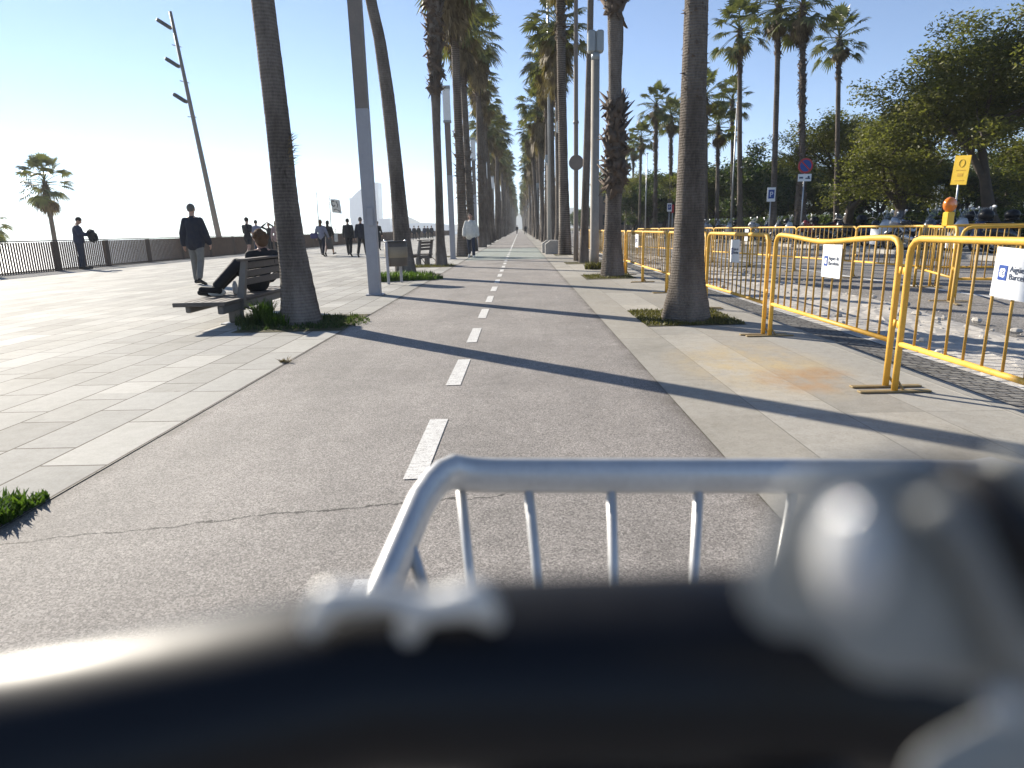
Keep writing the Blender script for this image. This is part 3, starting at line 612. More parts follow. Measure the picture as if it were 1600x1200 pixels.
def palm_trunk(pts, rad, mat, seed=0, dz=.25, n=14, rough=.02, boots=()):
    """pts: axis points, rad: radii at them; resampled every dz with ring ridges; boots: (z0, z1, density, size) ragged leaf bases"""
    rn = np.random.RandomState(seed); P = np.array(pts, float); Z = P[:, 2]; zs = np.arange(Z[0], Z[-1], dz)
    X, Y, Rr = np.interp(zs, Z, P[:, 0]), np.interp(zs, Z, P[:, 1]), np.interp(zs, Z, rad)
    if len(zs) > 30:
        k = np.ones(9)/9; sm = lambda a: np.convolve(np.pad(a, 4, 'edge'), k, 'valid'); X, Y, Rr = sm(X), sm(Y), sm(Rr)
    b = MB(); ph = rn.rand(8)*6.28; ring = rn.uniform(-.9, .9, len(zs))
    for i, z in enumerate(zs):
        for q in range(n):
            a = 2*PI*q/n; r = Rr[i]*(1+rough*(ring[i]+1.2*math.sin(3*a+ph[0]+z*.7)*.6+math.sin(5*a+ph[1]-z*1.9)*.5+rn.uniform(-.6, .6)))
            b.v.append((X[i]+r*math.cos(a), Y[i]+r*math.sin(a), z))
    for i in range(len(zs)-1):
        for q in range(n): b.f.append((i*n+q, i*n+(q+1) % n, (i+1)*n+(q+1) % n, (i+1)*n+q)); b.m.append(0)
    for (z0, z1, den, size) in boots:
        for _ in range(int((z1-z0)*den)):
            z = rn.uniform(z0, z1); a = rn.rand()*2*PI; r = np.interp(z, zs, Rr); cx, cy = np.interp(z, zs, X), np.interp(z, zs, Y)
            d = np.array([math.cos(a), math.sin(a), 0]); sd = np.array([-math.sin(a), math.cos(a), 0]); s = size*rn.uniform(.45, 1.45); base = np.array([cx, cy, z])+d*r*.9
            tip = base+d*s*rn.uniform(.25, .8)+sd*s*rn.uniform(-.5, .5)+np.array([0, 0, s*rn.uniform(-.9, 1.1)]); w = .3*s; th = np.array([0, 0, .12*s])
            b.add([base-sd*w-th, base+sd*w-th, base+sd*w*.6+th, base-sd*w*.6+th, tip-sd*w*.25, tip+sd*w*.2+th*.2], [(0, 1, 5, 4), (1, 2, 5), (2, 3, 4, 5), (3, 0, 4)], 1)
    return b.mesh('trunk', [mat, M['boot']], True)
OPEN_CROWNS = [palm_crown(71+i, 25+2*i, 1.15, .74) for i in range(4)]
OPEN_SKIRTS = [palm_skirt(81+i, 12+7*i, .55+.2*i, .26) for i in range(4)]
CROWNS = [palm_crown(11+i, 32+3*i, 1.05+.05*i, .82) for i in range(4)]
SKIRTS = [palm_skirt(31+i, 34+10*i, .9+.5*i) for i in range(4)]
FAR_TRUNKS = []
for i in range(4):
    rn_ = np.random.RandomState(50+i); a, c_ = rn_.uniform(-.25, .25, 2); H = 11.6
    FAR_TRUNKS.append(palm_trunk([(0, 0, 0), (0, 0, .4), (a*.1, 0, 1.2), (a*.7, c_*.5, 6), (a, c_, H)], [.32, .26, .20, .165, .15], M['trunk_far'], i, .22, 12, .035,
        boots=((H-2.5-i*.8, H, 60, .22),)+(((2.2, 5.5, 30, .20),) if i == 1 else ())+(((.9, H, 46, .25),) if i == 3 else ())))
    FAR_TRUNKS[-1]['top'] = [a, c_, H]
def palm(label, x, y, var, hs, rz, group, trunk=None, top=None, crown=None, skirt=None, cs=1.0, z0=0.0, loose=False):
    t = thing('palm_tree', label, 'palm tree', (x, y, z0), rz, group)
    if trunk is None:
        tr = link('trunk', FAR_TRUNKS[var], t); tr.scale = (hs**.3, hs**.3, hs); tp = FAR_TRUNKS[var]['top']; top = (tp[0]*hs**.3, tp[1]*hs**.3, tp[2]*hs)
    else: link('trunk', trunk, t)
    c = link('crown', (OPEN_CROWNS if loose else CROWNS)[crown if crown is not None else var], t, top, random.random()*6); c.scale = (cs,)*3
    s = link('skirt', (OPEN_SKIRTS if loose else SKIRTS)[skirt if skirt is not None else var], t, top, random.random()*6); s.scale = (cs, cs, cs*random.uniform(.85, 1.2))
    return t
def traced(px, yd, zend, lean, rbase, seed, boots=(), mat=None, dz=.05):
    """trunk through the given (px, py, width px) sightings at depth yd, carried on to zend"""
    P, R = [], []
    for (x, y, w) in px:
        p = D(x, y, yd); dist = np.linalg.norm(p-CC); P.append(p); R.append(max(.08, w*.5*np.dot(p-CC, CF)/FPX))
    P[0][2] = -.02
    base = P[0].copy(); o = np.array([base[0], base[1], 0])
    P.append(P[-1]+np.array([lean[0], lean[1], 1])*(zend-P[-1][2])); R.append(R[-1]*.86)
    P = [p-o for p in P]
    return (float(base[0]), float(base[1])), palm_trunk(P, R, mat or M['trunk'], seed, dz, 26, .014, boots), tuple(P[-1])
GS, GR = 'fan palms lining the sea side of the path', 'fan palms lining the road side of the path'
def near(label, px, yd, zend, lean, seed, grp, boots=(), **kw):
    (x, y), me, top = traced(px, yd, zend, lean, 0, seed, boots, mat=kw.pop('mat', None), dz=kw.pop('dz', .05)); return palm(label, x, y, kw.pop('var', 1), 1, 0, grp, me, top, **kw)
near('ringed fan palm trunk rising beside the occupied bench, a dry tuft on its side', [(471, 503, 66), (469, 485, 59), (466, 450, 51), (458, 400, 43), (451, 350, 40), (445, 300, 37), (435, 200, 37), (423, 100, 36), (410.5, 0, 35)], 8.15, 11.5, (.0, .02), 1, GS)
P1 = bpy.data.objects['palm_tree']; rn_ = np.random.RandomState(2); Q = []
for k in range(46):
    b0 = D(457+rn_.uniform(-3, 1), rn_.uniform(212, 262), 8.15)-np.array([P1.location[0], P1.location[1], 0])+np.array([-.01, rn_.uniform(-.1, .02), 0]); d = np.array([rn_.uniform(.3, 1), rn_.uniform(-.5, .2), rn_.uniform(.1, 1.1)]); d /= np.linalg.norm(d); l = rn_.uniform(.06, .17); sd = np.array([0, .7, -.7])*rn_.uniform(.004, .010); Q.append((b0-sd, b0+sd, b0+d*l+sd*.1-np.array([0, 0, l*.2]), b0+d*l-sd*.1-np.array([0, 0, l*.2])))
link('dry_tuft', quads_mesh('dry_tuft', Q, [M['leaf_dead']]), P1)
near('slender fan palm leaning towards the sea behind the litter bin', [(635, 431, 36), (633, 415, 31), (629, 380, 27.5), (622, 300, 23), (617, 250, 22), (606, 150, 21), (593, 60, 18.5), (579, 0, 17.5)], 16.4, 12.0, (-.06, 0), 2, GS)
near('dark straight fan palm standing beside the small empty bench', [(690, 416, 22), (690, 405, 18), (688, 380, 14), (686, 300, 12), (682, 200, 12.5), (680, 120, 17), (679, 60, 21), (678, 0, 23)], 20.9, 11.0, (0, .01), 3, GS, ((5.0, 10.8, 110, .27),), var=3, dz=.1)
near('smooth thick fan palm trunk flared at its base in the pit by the barriers', [(1071, 502, 80), (1072, 490, 74), (1073, 460, 60), (1074, 430, 52), (1076, 380, 47), (1079, 300, 43), (1082, 200, 40), (1085, 100, 38), (1088, 0, 36)], 7.75, 11.5, (.0, 0), 4, GR, ((2.45, 3.35, 130, .05),), mat=M['trunk_smooth'])
near('fan palm with ragged clumps of old leaf bases on its trunk beside the lamp post', [(957, 432, 40), (957, 415, 35), (957, 390, 29), (957, 350, 25), (958, 320, 24), (961, 285, 27), (962, 240, 28), (961, 200, 22), (961, 120, 20), (962, 80, 23), (962, 50, 25), (960, 0, 22)], 14.8, 11.8, (.0, 0), 5, GR, ((1.9, 3.7, 170, .27), (5.3, 6.9, 160, .27), (.9, 1.9, 12, .12)), var=2)
near('slim straight fan palm just behind the concrete lamp post', [(912, 411, 18), (912, 400, 15), (913, 370, 12.5), (915, 300, 12), (918, 200, 11), (921, 100, 10), (923, 0, 9.5)], 20.9, 11.8, (.0, 0), 6, GR, dz=.1)
rp = random.Random(21)
def row(x, ys, grp, names, tail, drift):
    for k, y in enumerate(ys):
        far = y > 95; v = rp.choice([0, 1, 2, 2, 3]); hs = rp.uniform(.88, 1.05) if k or x < 0 else 1.06
        la = names[k] if k < len(names) else tail[0 if y < 95 else 1]
        o = palm(la, x+drift(y)+rp.uniform(-.12, .12), y+rp.uniform(-.3, .3), v, hs, rp.uniform(0, 6.28), grp+(', shaggy stretch' if k >= len(names) and not far else '')+(', hazy stretch' if far else ''), cs=rp.uniform(.88, 1.1))
        o.rotation_euler.x = rp.uniform(-.03, .03); o.rotation_euler.y = rp.uniform(-.03, .03)
row(-2.5, [28.3+6.75*i for i in range(60)], GS,
    ['fan palm right behind the walker in the white jacket', 'shaggy fan palm next after the one behind the white jacketed walker', 'third shaggy fan palm past the second lamp column'],
    ['shaggy fan palm in the sea side row past the green painted stretch', 'far hazy fan palm in the sea side row near the vanishing point'], lambda y: .1)
row(1.9, [27.5+6.7*i for i in range(60)], GR,
    ['dark fan palm trunk beside the tall thin pole with the round sign', 'fan palm with full skirted crown just past the concrete blocks', 'next full crowned fan palm beyond the concrete blocks'],
    ['shaggy fan palm in the road side row past the concrete blocks', 'far hazy fan palm in the road side row near the vanishing point'], lambda y: .05)
# palms across the road: crown top and trunk set from their sightings
GP = 'fan palms across the road'
def park_palm(label, px, ytop, yd, var, cs=1.0, cr=None, px2=None, grp=None, sk=None):
    p = D(px, ytop, yd); H = p[2]-1.45*cs; q = D(px2 or px, 340, yd); hs = H/11.6
    o = palm(label, q[0], yd, var, hs, random.random()*6, grp, cs=cs, crown=cr, skirt=sk, loose=True)
    lean = math.atan2(p[0]-q[0], H); o.rotation_mode = 'ZYX'; sw_ = [c_ for c_ in o.children if c_.name.startswith('trunk')][0]; sw_.scale = (.8, .8, sw_.scale[2]); k_ = [c_ for c_ in o.children if c_.name.startswith('skirt')][0]; k_.scale = (k_.scale[0]*.75, k_.scale[1]*.75, k_.scale[2]*.7); o.rotation_euler.y = lean if abs(lean) < .15 else 0; return o
park_palm('tall fan palm with open round crown over a thin trunk, by the parking signs', 1161, -2, 40, 0, 1.0, 3, 1158, GP)
park_palm('tall fan palm with thin bare trunk and drooping fronds cut by the picture top', 1219, -48, 36, 0, 1.0, 1, 1210, GP)
park_palm('tall fan palm with saw toothed trunk above the no parking sign', 1263, -52, 35, 3, 1.05, 0, 1257, GP)
park_palm('fan palm with beard of dead fronds rising out of the broad leafy tree', 1314, 12, 41, 0, .98, 2, 1309, GP, 2)
for px, yt, yd, v in ((1024, 132, 58, 3), (1048, 152, 63, 3), (1000, 190, 74, 2), (988, 210, 86, 1), (978, 228, 98, 2), (1122, 160, 50, 2), (1146, 122, 55, 0), (1104, 110, 49, 0), (966, 240, 112, 1), (958, 250, 128, 2), (1068, 160, 68, 1), (945, 262, 146, 0), (935, 270, 165, 2)):
    park_palm('smaller fan palm in the clump beyond the road, partly hidden by nearer trunks', px, yt, yd, v, 1.0, None, px, GP+', distant clump')
# palms on the beach
def beach_palm(label, px, ytop, yd, var, cs, sk, crown):
    p = D(px, ytop, yd); H = p[2]-1.3*cs+3; hs = H/11.6; q = D(px+6, 365, yd)
    o = palm(label, q[0], yd, var, hs, 1.0, None, cs=cs, crown=crown, skirt=sk, z0=-3.0, loose=True); return o
beach_palm('lone fan palm on the beach with its crown just above the fence', 77, 247, 47, 0, 1.12, 2, 1)
beach_palm('fan palm on the beach of which only a frond shows above the fence', -36, 318, 45, 1, .95, 0, 2)
# feather palm (date) behind the saw toothed trunk
rn = np.random.RandomState(8); Q = []
for k in range(34):
    az = k*2.4; el = math.radians(rn.uniform(5, 80)); L = rn.uniform(2.0, 2.7); p = np.zeros(3); d = np.array([math.cos(az)*math.cos(el), math.sin(az)*math.cos(el), math.sin(el)]); sd = np.array([-math.sin(az), math.cos(az), 0])
    for i in range(14):
        q = p+d*L/14; Q.append((p-sd*.02, p+sd*.02, q+sd*.02, q-sd*.02)); up = np.cross(sd, d)
        if i > 1:
            for s_ in (-1, 1):
                for h in (0, .5):
                    c0 = p+(q-p)*h; tip = c0+d*.22+s_*sd*.30*(1-.5*i/14)+up*.1-np.array([0, 0, .05]); Q.append((c0, c0+d*.04, tip+d*.012, tip))
        p = q; d = d-np.array([0, 0, .055]); d /= np.linalg.norm(d)
q0 = D(1254, 262, 46); t = thing('date_palm', 'feathery date palm spreading stiff fronds behind the saw toothed palm trunk', 'palm tree', (q0[0], q0[1], 0))
link('crown', quads_mesh('crown', Q, [M['leaf_palm']]), t, (0, 0, q0[2])); link('trunk', palm_trunk([(0, 0, 0), (0, 0, q0[2])], [.32, .3], M['trunk_far'], 3, .2, 12, .05, ((1, q0[2], 40, .2),)), t)

# ------------------------------------------------------------------ broad leafy trees
def tree_meshes(seed, H, R, lean, leaf, nleaf=15000, clear_=2.2, spread=1.0, lsize=.17):
    rn = np.random.RandomState(seed); b = MB(); tips = []
    def branch(p, d, L, r, lvl):
        n = 6; P = [p.copy()]; RR = [r]; d = d.copy()
        for i in range(n):
            d += rn.normal(0, .13, 3)+np.array([0, 0, .05 if lvl < 2 else -.05]); d /= np.linalg.norm(d); p = p+d*L/n; P.append(p.copy()); RR.append(r*(1-.62*(i+1)/n))
        b.tube(P, RR, 7 if lvl < 2 else 5, cap=False)
        if lvl >= 1:
            for q in P[2:]: tips.append((q, lvl))
        if lvl < 3:
            k = (5, 4, 3)[lvl]
            for j in range(k):
                i = n if j == 0 else rn.randint(2, n+1); a = rn.rand()*2*PI; el = rn.uniform(.1, .9) if lvl == 0 else rn.uniform(-.25, .7)
                nd = np.array([math.cos(a)*math.cos(el)*spread, math.sin(a)*math.cos(el)*spread, math.sin(el)])*.85+d*.45; nd /= np.linalg.norm(nd)
                branch(P[i], nd, L*rn.uniform(.55, .8) if lvl else R*rn.uniform(.6, .9), RR[i]*.72, lvl+1)
    p0 = np.array([0, 0, -.05]); b.tube([p0, p0+np.array([lean*.1, 0, .5])], [.30, .24], 8, cap=False)
    branch(np.array([lean*.1, 0, .4]), np.array([lean, .1, 1.0])/math.hypot(lean, 1), clear_+.8, .24, 0)
    T = np.array([q for q, l in tips]); zz = T[:, 2].max(); T[:, 2] *= 1.0
    lob = rn.choice(len(T), int(len(T)*.42), replace=False); T = T[lob]
    c = T[rn.randint(0, len(T), nleaf)]; off = np.clip(rn.normal(0, 1, (nleaf, 3)), -1.7, 1.7)*np.array([.31, .31, .23]); C = c+off
    az = rn.rand(nleaf)*2*PI; dr = rn.uniform(-.9, .35, nleaf); ax = np.stack([np.cos(az)*np.cos(dr), np.sin(az)*np.cos(dr), np.sin(dr)], 1)
    ot = np.cross(ax, rn.normal(0, 1, (nleaf, 3))); ot /= np.linalg.norm(ot, axis=1)[:, None]; s = (lsize*rn.uniform(.6, 1.3, nleaf))[:, None]
    P = np.stack([C-ax*s*.5, C+ot*s*.19, C+ax*s*.5, C-ot*s*.19], 1)
    s0 = H/max(1e-3, float(np.percentile(P[:, :, 2], 99.5)))
    me = quads_mesh('crown', P, [leaf]); me2 = b.mesh('trunk', M['bark'], True); return me2, me, s0
TREES = [tree_meshes(3, 10.4, 4.6, .35, M['leaf_tree'], 60000, 2.6, 1.15, .14), tree_meshes(14, 6.8, 3.2, -.2, M['leaf_tree'], 34000, 1.7, 1.1, .14), tree_meshes(25, 7.2, 3.0, .05, M['leaf_dark'], 14000, 1.8, .95, .24), tree_meshes(36, 6.0, 2.8, .15, M['leaf_dark'], 11000, 1.5, 1.1, .24)]
def tree(label, x, y, k, s=1.0, rz=0, grp=None, name='broad_tree'):
    t = thing(name, label, 'tree', (x, y, -.02), rz, grp); a, c, s0 = TREES[k]; link('trunk', a, t); link('crown', c, t); t.scale = (s*s0,)*3; return t
def tree_at(label, px, yd, k, H, rz=0, grp=None):
    q = D(px, 345, yd); return tree(label, q[0], yd, k, H/(10.4, 6.8, 7.2, 6.0)[k], rz, grp)
tree_at('large spreading feathery tree with leaning trunk beside the yellow sign', 1560, 31, 0, 10.2, 2.9)
tree_at('medium olive green tree drooping low over the parked motorcycles', 1405, 36, 1, 7.2, .6)
tree_at('loose olive tree wrapped round the lower trunk of the bearded palm', 1325, 43, 1, 7.6, 2.2)
tree_at('broad tree at the frame edge behind the large spreading one', 1650, 36, 1, 9.0, 4.0)
tree_at('round dark green tree behind the parking sign', 1175, 57, 2, 7.2, 0)
tree_at('lower dark round tree beside the round dark green one', 1225, 60, 3, 6.6, 1)
tree_at('yellow green bushy tree behind the thick smooth palm', 1108, 62, 1, 6.0, 3.3)
GT = 'dark trees at the back of the park'
for i in range(34):
    px = 985+i*24+random.uniform(-8, 8); yd = 68+random.uniform(-6, 14)-max(0, (px-1250))*.035
    tree_at('dark tree in the dense belt at the back of the park', px, yd, random.choice([2, 3, 2, 1]), random.uniform(5.2, 7.4), random.random()*6, GT)
for i in range(14):
    yd = 95+i*16; q = 15+random.uniform(0, 6)+i*.6; tree('dark tree receding beyond the road side palms', q, yd, random.choice([2, 3]), random.uniform(.85, 1.15), random.random()*6, 'dark trees receding along the road')
# low clipped hedge at the back of the parking
rn = np.random.RandomState(4); n = 16000; C = np.stack([rn.uniform(0, 30, n), rn.normal(0, .45, n), rn.uniform(0, 1.5, n)], 1); ax = rn.normal(0, 1, (n, 3)); ax /= np.linalg.norm(ax, axis=1)[:, None]; ot = np.cross(ax, rn.normal(0, 1, (n, 3))); ot /= np.linalg.norm(ot, axis=1)[:, None]
hm = quads_mesh('foliage', np.stack([C-ax*.12, C+ot*.06, C+ax*.12, C-ot*.06], 1), [M['leaf_dark']])
for i, (x, y, rz, la) in enumerate(((17.6, 60, -1.32, 'dark hedge behind the far end of the parked motorcycles'), (26, 34, 1.95, 'dark hedge behind the nearer parked motorcycles'), (33, 40, -.25, 'dark hedge running away at the edge of the park lawn'))):
    t = thing('hedge', la, 'hedge', (x, y, 0), rz); link('foliage', hm, t)
# ------------------------------------------------------------------ yellow crowd barriers
def barrier_meshes(L=2.13, H=1.0, sag=0.0):
    zb = .32; r = .10
    def top(x): return H-.02-sag*math.sin(PI*min(1, max(0, (x-.1)/(L-.2))))**2*(1.0-.3*math.cos(x*2.2))
    P = [(0, 0, .012), (0, 0, .3), (0, 0, H-.02-r)]
    for a in (30, 60, 90): P.append((r-r*math.cos(math.radians(a)), 0, H-.02-r+r*math.sin(math.radians(a))))
    P += [(x, 0, top(x)) for x in np.linspace(r+.1, L-r-.1, 12)]
    for a in (90, 60, 30): P.append((L-r+r*math.cos(math.radians(a)), 0, H-.02-r+r*math.sin(math.radians(a))))
    P += [(L, 0, H-.02-r), (L, 0, .3), (L, 0, .012)]
    f = MB().tube(P, .0205, 10); f.tube([(.015, 0, zb), (L-.015, 0, zb)], .0175, 8)
    for x in (0, L):
        for z in (zb+.12, .78): f.box((x+(.03 if x else -.03), 0, z), (.03, .016, .045))
    frame = f.mesh('frame', M['yellow'], True)
    bars = []
    for k in range(13):
        x = L*(k+1)/14; bars.append(MB().tube([(x, 0, zb), (x, .004*math.sin(k*2.1), .65), (x, 0, top(x))], .0078, 7).mesh('bar', M['yellow_bar'], True))
    foot = MB().box((0, 0, .008), (.05, .46, .012), 0, 0, .003).tube([(0, -.06, .012), (0, 0, .10)], .008, 6).mesh('foot', M['zinc'])
    return frame, bars, foot, L
BAR = barrier_meshes(); BAR_BENT = barrier_meshes(sag=.035)
def barrier(label, x, y, ang, grp, kit=BAR):
    t = thing('crowd_barrier', label, 'barrier', (x, y, .004), ang, grp); fr, bars, ft, L = kit
    link('frame', fr, t)
    for m in bars: link('bar', m, t)
    for x_ in (0, L): link('foot', ft, t, (x_, 0, 0))
    return t
GB, GF = 'yellow barriers along the pavement edge', 'yellow barriers fencing off the road works'
BL = ['nearest yellow barrier, carrying the biggest white board', 'yellow barrier with dented top rail and a square white board', 'yellow barrier beside the smooth palm, carrying the bluish board', 'yellow barrier half hidden behind the smooth thick palm', 'yellow barrier between the two thick palm trunks, nearer one', 'yellow barrier between the two thick palm trunks, with narrow white board']
ys = [2.03, 4.30, 6.52, 8.76, 10.98, 13.2, 15.4, 17.6, 19.8, 22.0, 24.2, 26.4]
for i, y in enumerate(ys):
    barrier(BL[i] if i < len(BL) else 'yellow barrier far down the pavement edge beyond the ragged palm', 2.42+(.02 if i % 2 else 0)+(0 if i < 7 else (i-6)*.03), y, PI/2+random.uniform(-.012, .012), GB+(' beyond the ragged palm' if i >= len(BL) else ''), BAR_BENT if i == 1 else BAR)
def between(label, a, c, grp=GF): a, c = np.array(a), np.array(c); return barrier(label, a[0], a[1], math.atan2(c[1]-a[1], c[0]-a[0]), grp)
between('yellow barrier set across the road works, carrying the orange lamp', (5.80, 8.95), (6.5, 10.95))
between('yellow barrier facing us behind the biggest white board, parked motorcycles beyond', (5.72, 8.72), (7.75, 8.05))
between('second yellow barrier facing us at the picture edge', (7.82, 8.0), (9.85, 7.35))
FARROW = [(6.78, 11.0), (6.55, 13.1), (6.25, 15.2), (5.95, 17.3), (5.6, 19.4), (5.25, 21.5), (4.9, 23.6), (4.5, 25.7)]
for i in range(len(FARROW)-1): between(('yellow barrier across the works with two white notices', 'yellow barrier across the works, in front of the no parking sign', 'yellow barrier across the works with a small blue notice')[i] if i < 3 else 'yellow barrier in the far line across the road works', FARROW[i], FARROW[i+1], GF if i < 3 else GF+', far line')
between('yellow barrier closing the works towards the motorcycles', (6.85, 10.95), (8.9, 10.3))
# boards tied to the barriers: white sheet, blue emblem, two lines of writing
def board(label, x, y, z, w, h, lines, ang=-PI/2, panel='white', logo=True, cat='sign board', size=.5):
    t = thing('sign_board', label, cat, (x, y, z), ang)       # local x runs along the writing, y points to the reader's back, z up
    t.rotation_euler = (0, random.uniform(-.025, .045), ang)
    MB().box((0, 0, 0), (w, .004, h), 0, 0, .001).build('panel', M[panel], t)
    if logo:
        s = h*.26; e = MB().box((-w*.5+.035+s*.5, -.0035, 0), (s*.92, .002, s*1.15)).build('emblem', M['blue'], t)
        k = MB(); c = -w*.5+.035+s*.5
        for (dx, dz, r) in ((-.12, .14, .2), (.1, .16, .19), (-.16, -.14, .2), (.08, -.18, .2), (-.02, 0, .24)): k.ell((c+dx*s, -.0048, dz*s), (r*s, .0006, r*s), 10, 4)
        k.build('emblem_mark', M['white'], e)
        q = MB(); q.tube([(c-.02*s, -.0058, .2*s), (c+.14*s, -.0058, .12*s), (c, -.0058, 0), (c+.16*s, -.0058, -.1*s), (c, -.0058, -.2*s)], .035*s, 5); q.build('emblem_line', M['blue'], e)
        for i, tx in enumerate(lines):
            o = link('lettering', text_mesh(tx, h*.17, M['ink']), t, (-w*.5+.035+s*1.2, -.0042, (.035 if i == 0 else -.115)*h)); o.rotation_euler = (PI/2, 0, 0)
    return t
A_ = ['Aigües de', 'Barcelona']
board('largest white board with blue square emblem and two lines of writing, on the nearest barrier', 2.392, 3.12, .825, .50, .245, A_)
board('square white board with blue emblem on the barrier with dented rail', 2.392, 5.13, .80, .31, .25, A_)
board('bluish white board with dark emblem beside the smooth palm trunk', 2.392, 7.45, .80, .30, .25, A_)
board('narrow white board seen edge on beyond the smooth palm', 2.392, 13.7, .80, .34, .26, A_)
board('small white slip of paper above the largest board', 2.45, 3.18, .945, .13, .075, [], logo=False)
board('white notice hanging on the barrier under the orange lamp', 6.06, 9.55, .80, .13, .22, [], -1.9, logo=False)
board('second white notice beside the one under the orange lamp', 5.90, 9.15, .80, .12, .20, [], -1.9, logo=False)
board('blank white notice on the road works barrier before the pale motorcycle', 6.575, 12.5, .80, .24, .28, [], -1.45, logo=False)
board('small white and blue notice on the farther road works barrier', 5.9, 17.5, .8, .2, .3, A_, -1.45)
# orange flashing lamp on its yellow battery box
p = np.array([5.99, 9.48]); t = thing('warning_lamp', 'round orange warning lamp on a yellow battery box clamped to the barrier', 'warning lamp', (p[0], p[1], 1.0))
b = MB().box((0, 0, .09), (.12, .10, .20), .3, 0, .012); b.build('battery_box', M['sign_yellow'], t)
b = MB().lathe([(.02, -.045), (.085, -.042), (.10, -.02), (.10, .02), (.085, .042), (.02, .045)], 22, (0, 0, .285), 0, 'y'); o = b.build('lens', M['orange'], t, True); o.rotation_euler = (0, 0, .35)
MB().tube([(0, 0, -.2), (0, 0, 0)], .012, 8).box((0, 0, -.02), (.06, .05, .04)).build('clamp', M['darkmetal'], t)

# ------------------------------------------------------------------ lamp columns
def lamp_column(label, x, y, grp=None):
    t = thing('lamp_column', label, 'street lamp', (x, y, .004), .06, grp)
    MB().box((0, 0, .012), (.30, .30, .022), 0, 0, .004).build('base_plate', M['post_low'], t)
    b = MB().tube([(0, 0, .02), (0, 0, 3.1)], [.142, .148], 4, flat=(1, 1)); o = b.build('lower_shaft', M['post_low'], t); o.rotation_euler = (0, 0, PI/4)
    b = MB().tube([(0, 0, 3.1), (0, 0, 4.95)], [.1445, .152], 4); o = b.build('upper_shaft', M['post_up'], t); o.rotation_euler = (0, 0, PI/4)
    MB().box((.02, -.125, 1.35), (.10, .02, .30), 0, 0, .004).build('hatch', M['post_low'], t)
    h = MB().box((0, 0, 5.0), (.30, .26, .07), 0, 0, .01).box((0, 0, 6.17), (.30, .26, .11), 0, 0, .01).box((0, .11, 5.57), (.26, .04, 1.1)).build('lamp_head', M['lampgrey'], t)
    MB().box((0, -.01, 5.575), (.27, .20, 1.08), 0, 0, .012).build('diffuser', M['lampwhite'], h); return t
for i in range(18):
    lamp_column('pale square lamp column at the path edge before the litter bin' if i == 0 else ('lamp column with white glowing box head beside the walker in white jacket' if i == 1 else ('third lamp column in the sea side row' if i == 2 else 'lamp column far along the sea side palms')), -2.6, 11.70+14.03*i, 'lamp columns on the sea side' if i < 3 else 'far lamp columns on the sea side')
def lamp_post(label, x, y, grp):
    t = thing('lamp_post', label, 'street lamp', (x, y, .004), 0, grp)
    MB().lathe([(.125, 0), (.125, .5), (.118, .52), (.105, 5.15)], 16).build('shaft', M['concrete_post'], t, True)
    MB().lathe([(.107, 5.15), (.107, 5.32)], 16).build('collar', M['lampgrey'], t, True)
    for s in (-1, 1): MB().box((s*.10, 0, 5.57), (.19, .26, .50), 0, 0, .03).build('lamp_housing', M['lampgrey'], t)
for i in range(16): lamp_post('concrete lamp post with grey twin box head in front of the slim palm' if i == 0 else 'concrete lamp post far down the road side row', 1.98, 17.8+14.0*i, None if i == 0 else 'far concrete lamp posts')
t = thing('tall_pole', 'very tall thin pole carrying a round sign seen from behind', 'pole', (1.86, 22.2, 0))
MB().lathe([(.085, 0), (.08, 1.0), (.06, 9.5), (.05, 14)], 12).build('shaft', M['post_up'], t, True)
for z in (4.35, 6.6): MB().lathe([(.08, z-.05), (.095, z), (.08, z+.05)], 12).build('joint_ring', M['post_up'], t, True)
MB().lathe([(.235, -.012), (.24, 0), (.235, .012)], 26, (0, -.1, 3.12), 0, 'y').build('round_sign', M['post_up'], t)
t = thing('tall_pole', 'tall thin pole without a sign, farther than the round sign', 'pole', (1.62, 36.0, 0)); MB().lathe([(.09, 0), (.06, 9.5), (.05, 14)], 12).build('shaft', M['steel'], t, True)
# leaning floodlight mast on the beach
yb = 48.0; a = D(341, 366, yb); a[2] = -2.8; tp = D(266, 18, yb); e = D(341, 366, yb)
t = thing('floodlight_mast', 'leaning grey mast with floodlights standing behind the beach fence', 'light mast', (a[0], a[1], a[2])); dv = tp-e; bs = e-dv*((e[2]+2.8)/dv[2]); bs[2] = -2.8; t.location = tuple(map(float, bs))
L = lambda f: (e+dv*f)-bs
MB().tube([(0, 0, 0), tuple(L(0)), tuple(L(.55)), tuple(L(1))], [.21, .20, .14, .10], 12).build('mast', M['post_up'], t, True)
for f in (.93, .765, .61):
    p = L(f); MB().tube([tuple(p), tuple(p+np.array([-.42, 0, .16]))], .035, 6).build('arm', M['post_up'], t)
    o = MB().box((0, 0, 0), (.95, .42, .24), 0, 0, .04).build('floodlight', M['darkmetal'], t, False, p+np.array([-.62, 0, .28])); o.rotation_euler = (0, .58, 0)
    MB().box((0, 0, -.122), (.8, .36, .012)).build('lens', M['lampgrey'], o)
for f in (.855, .70, .545):
    p = L(f); o = MB().box((0, 0, 0), (.62, .10, .05), 0, 0, .01).build('bracket', M['post_up'], t, False, p+np.array([-.06, 0, 0])); o.rotation_euler = (0, .25 if f > .6 else .06, 0)
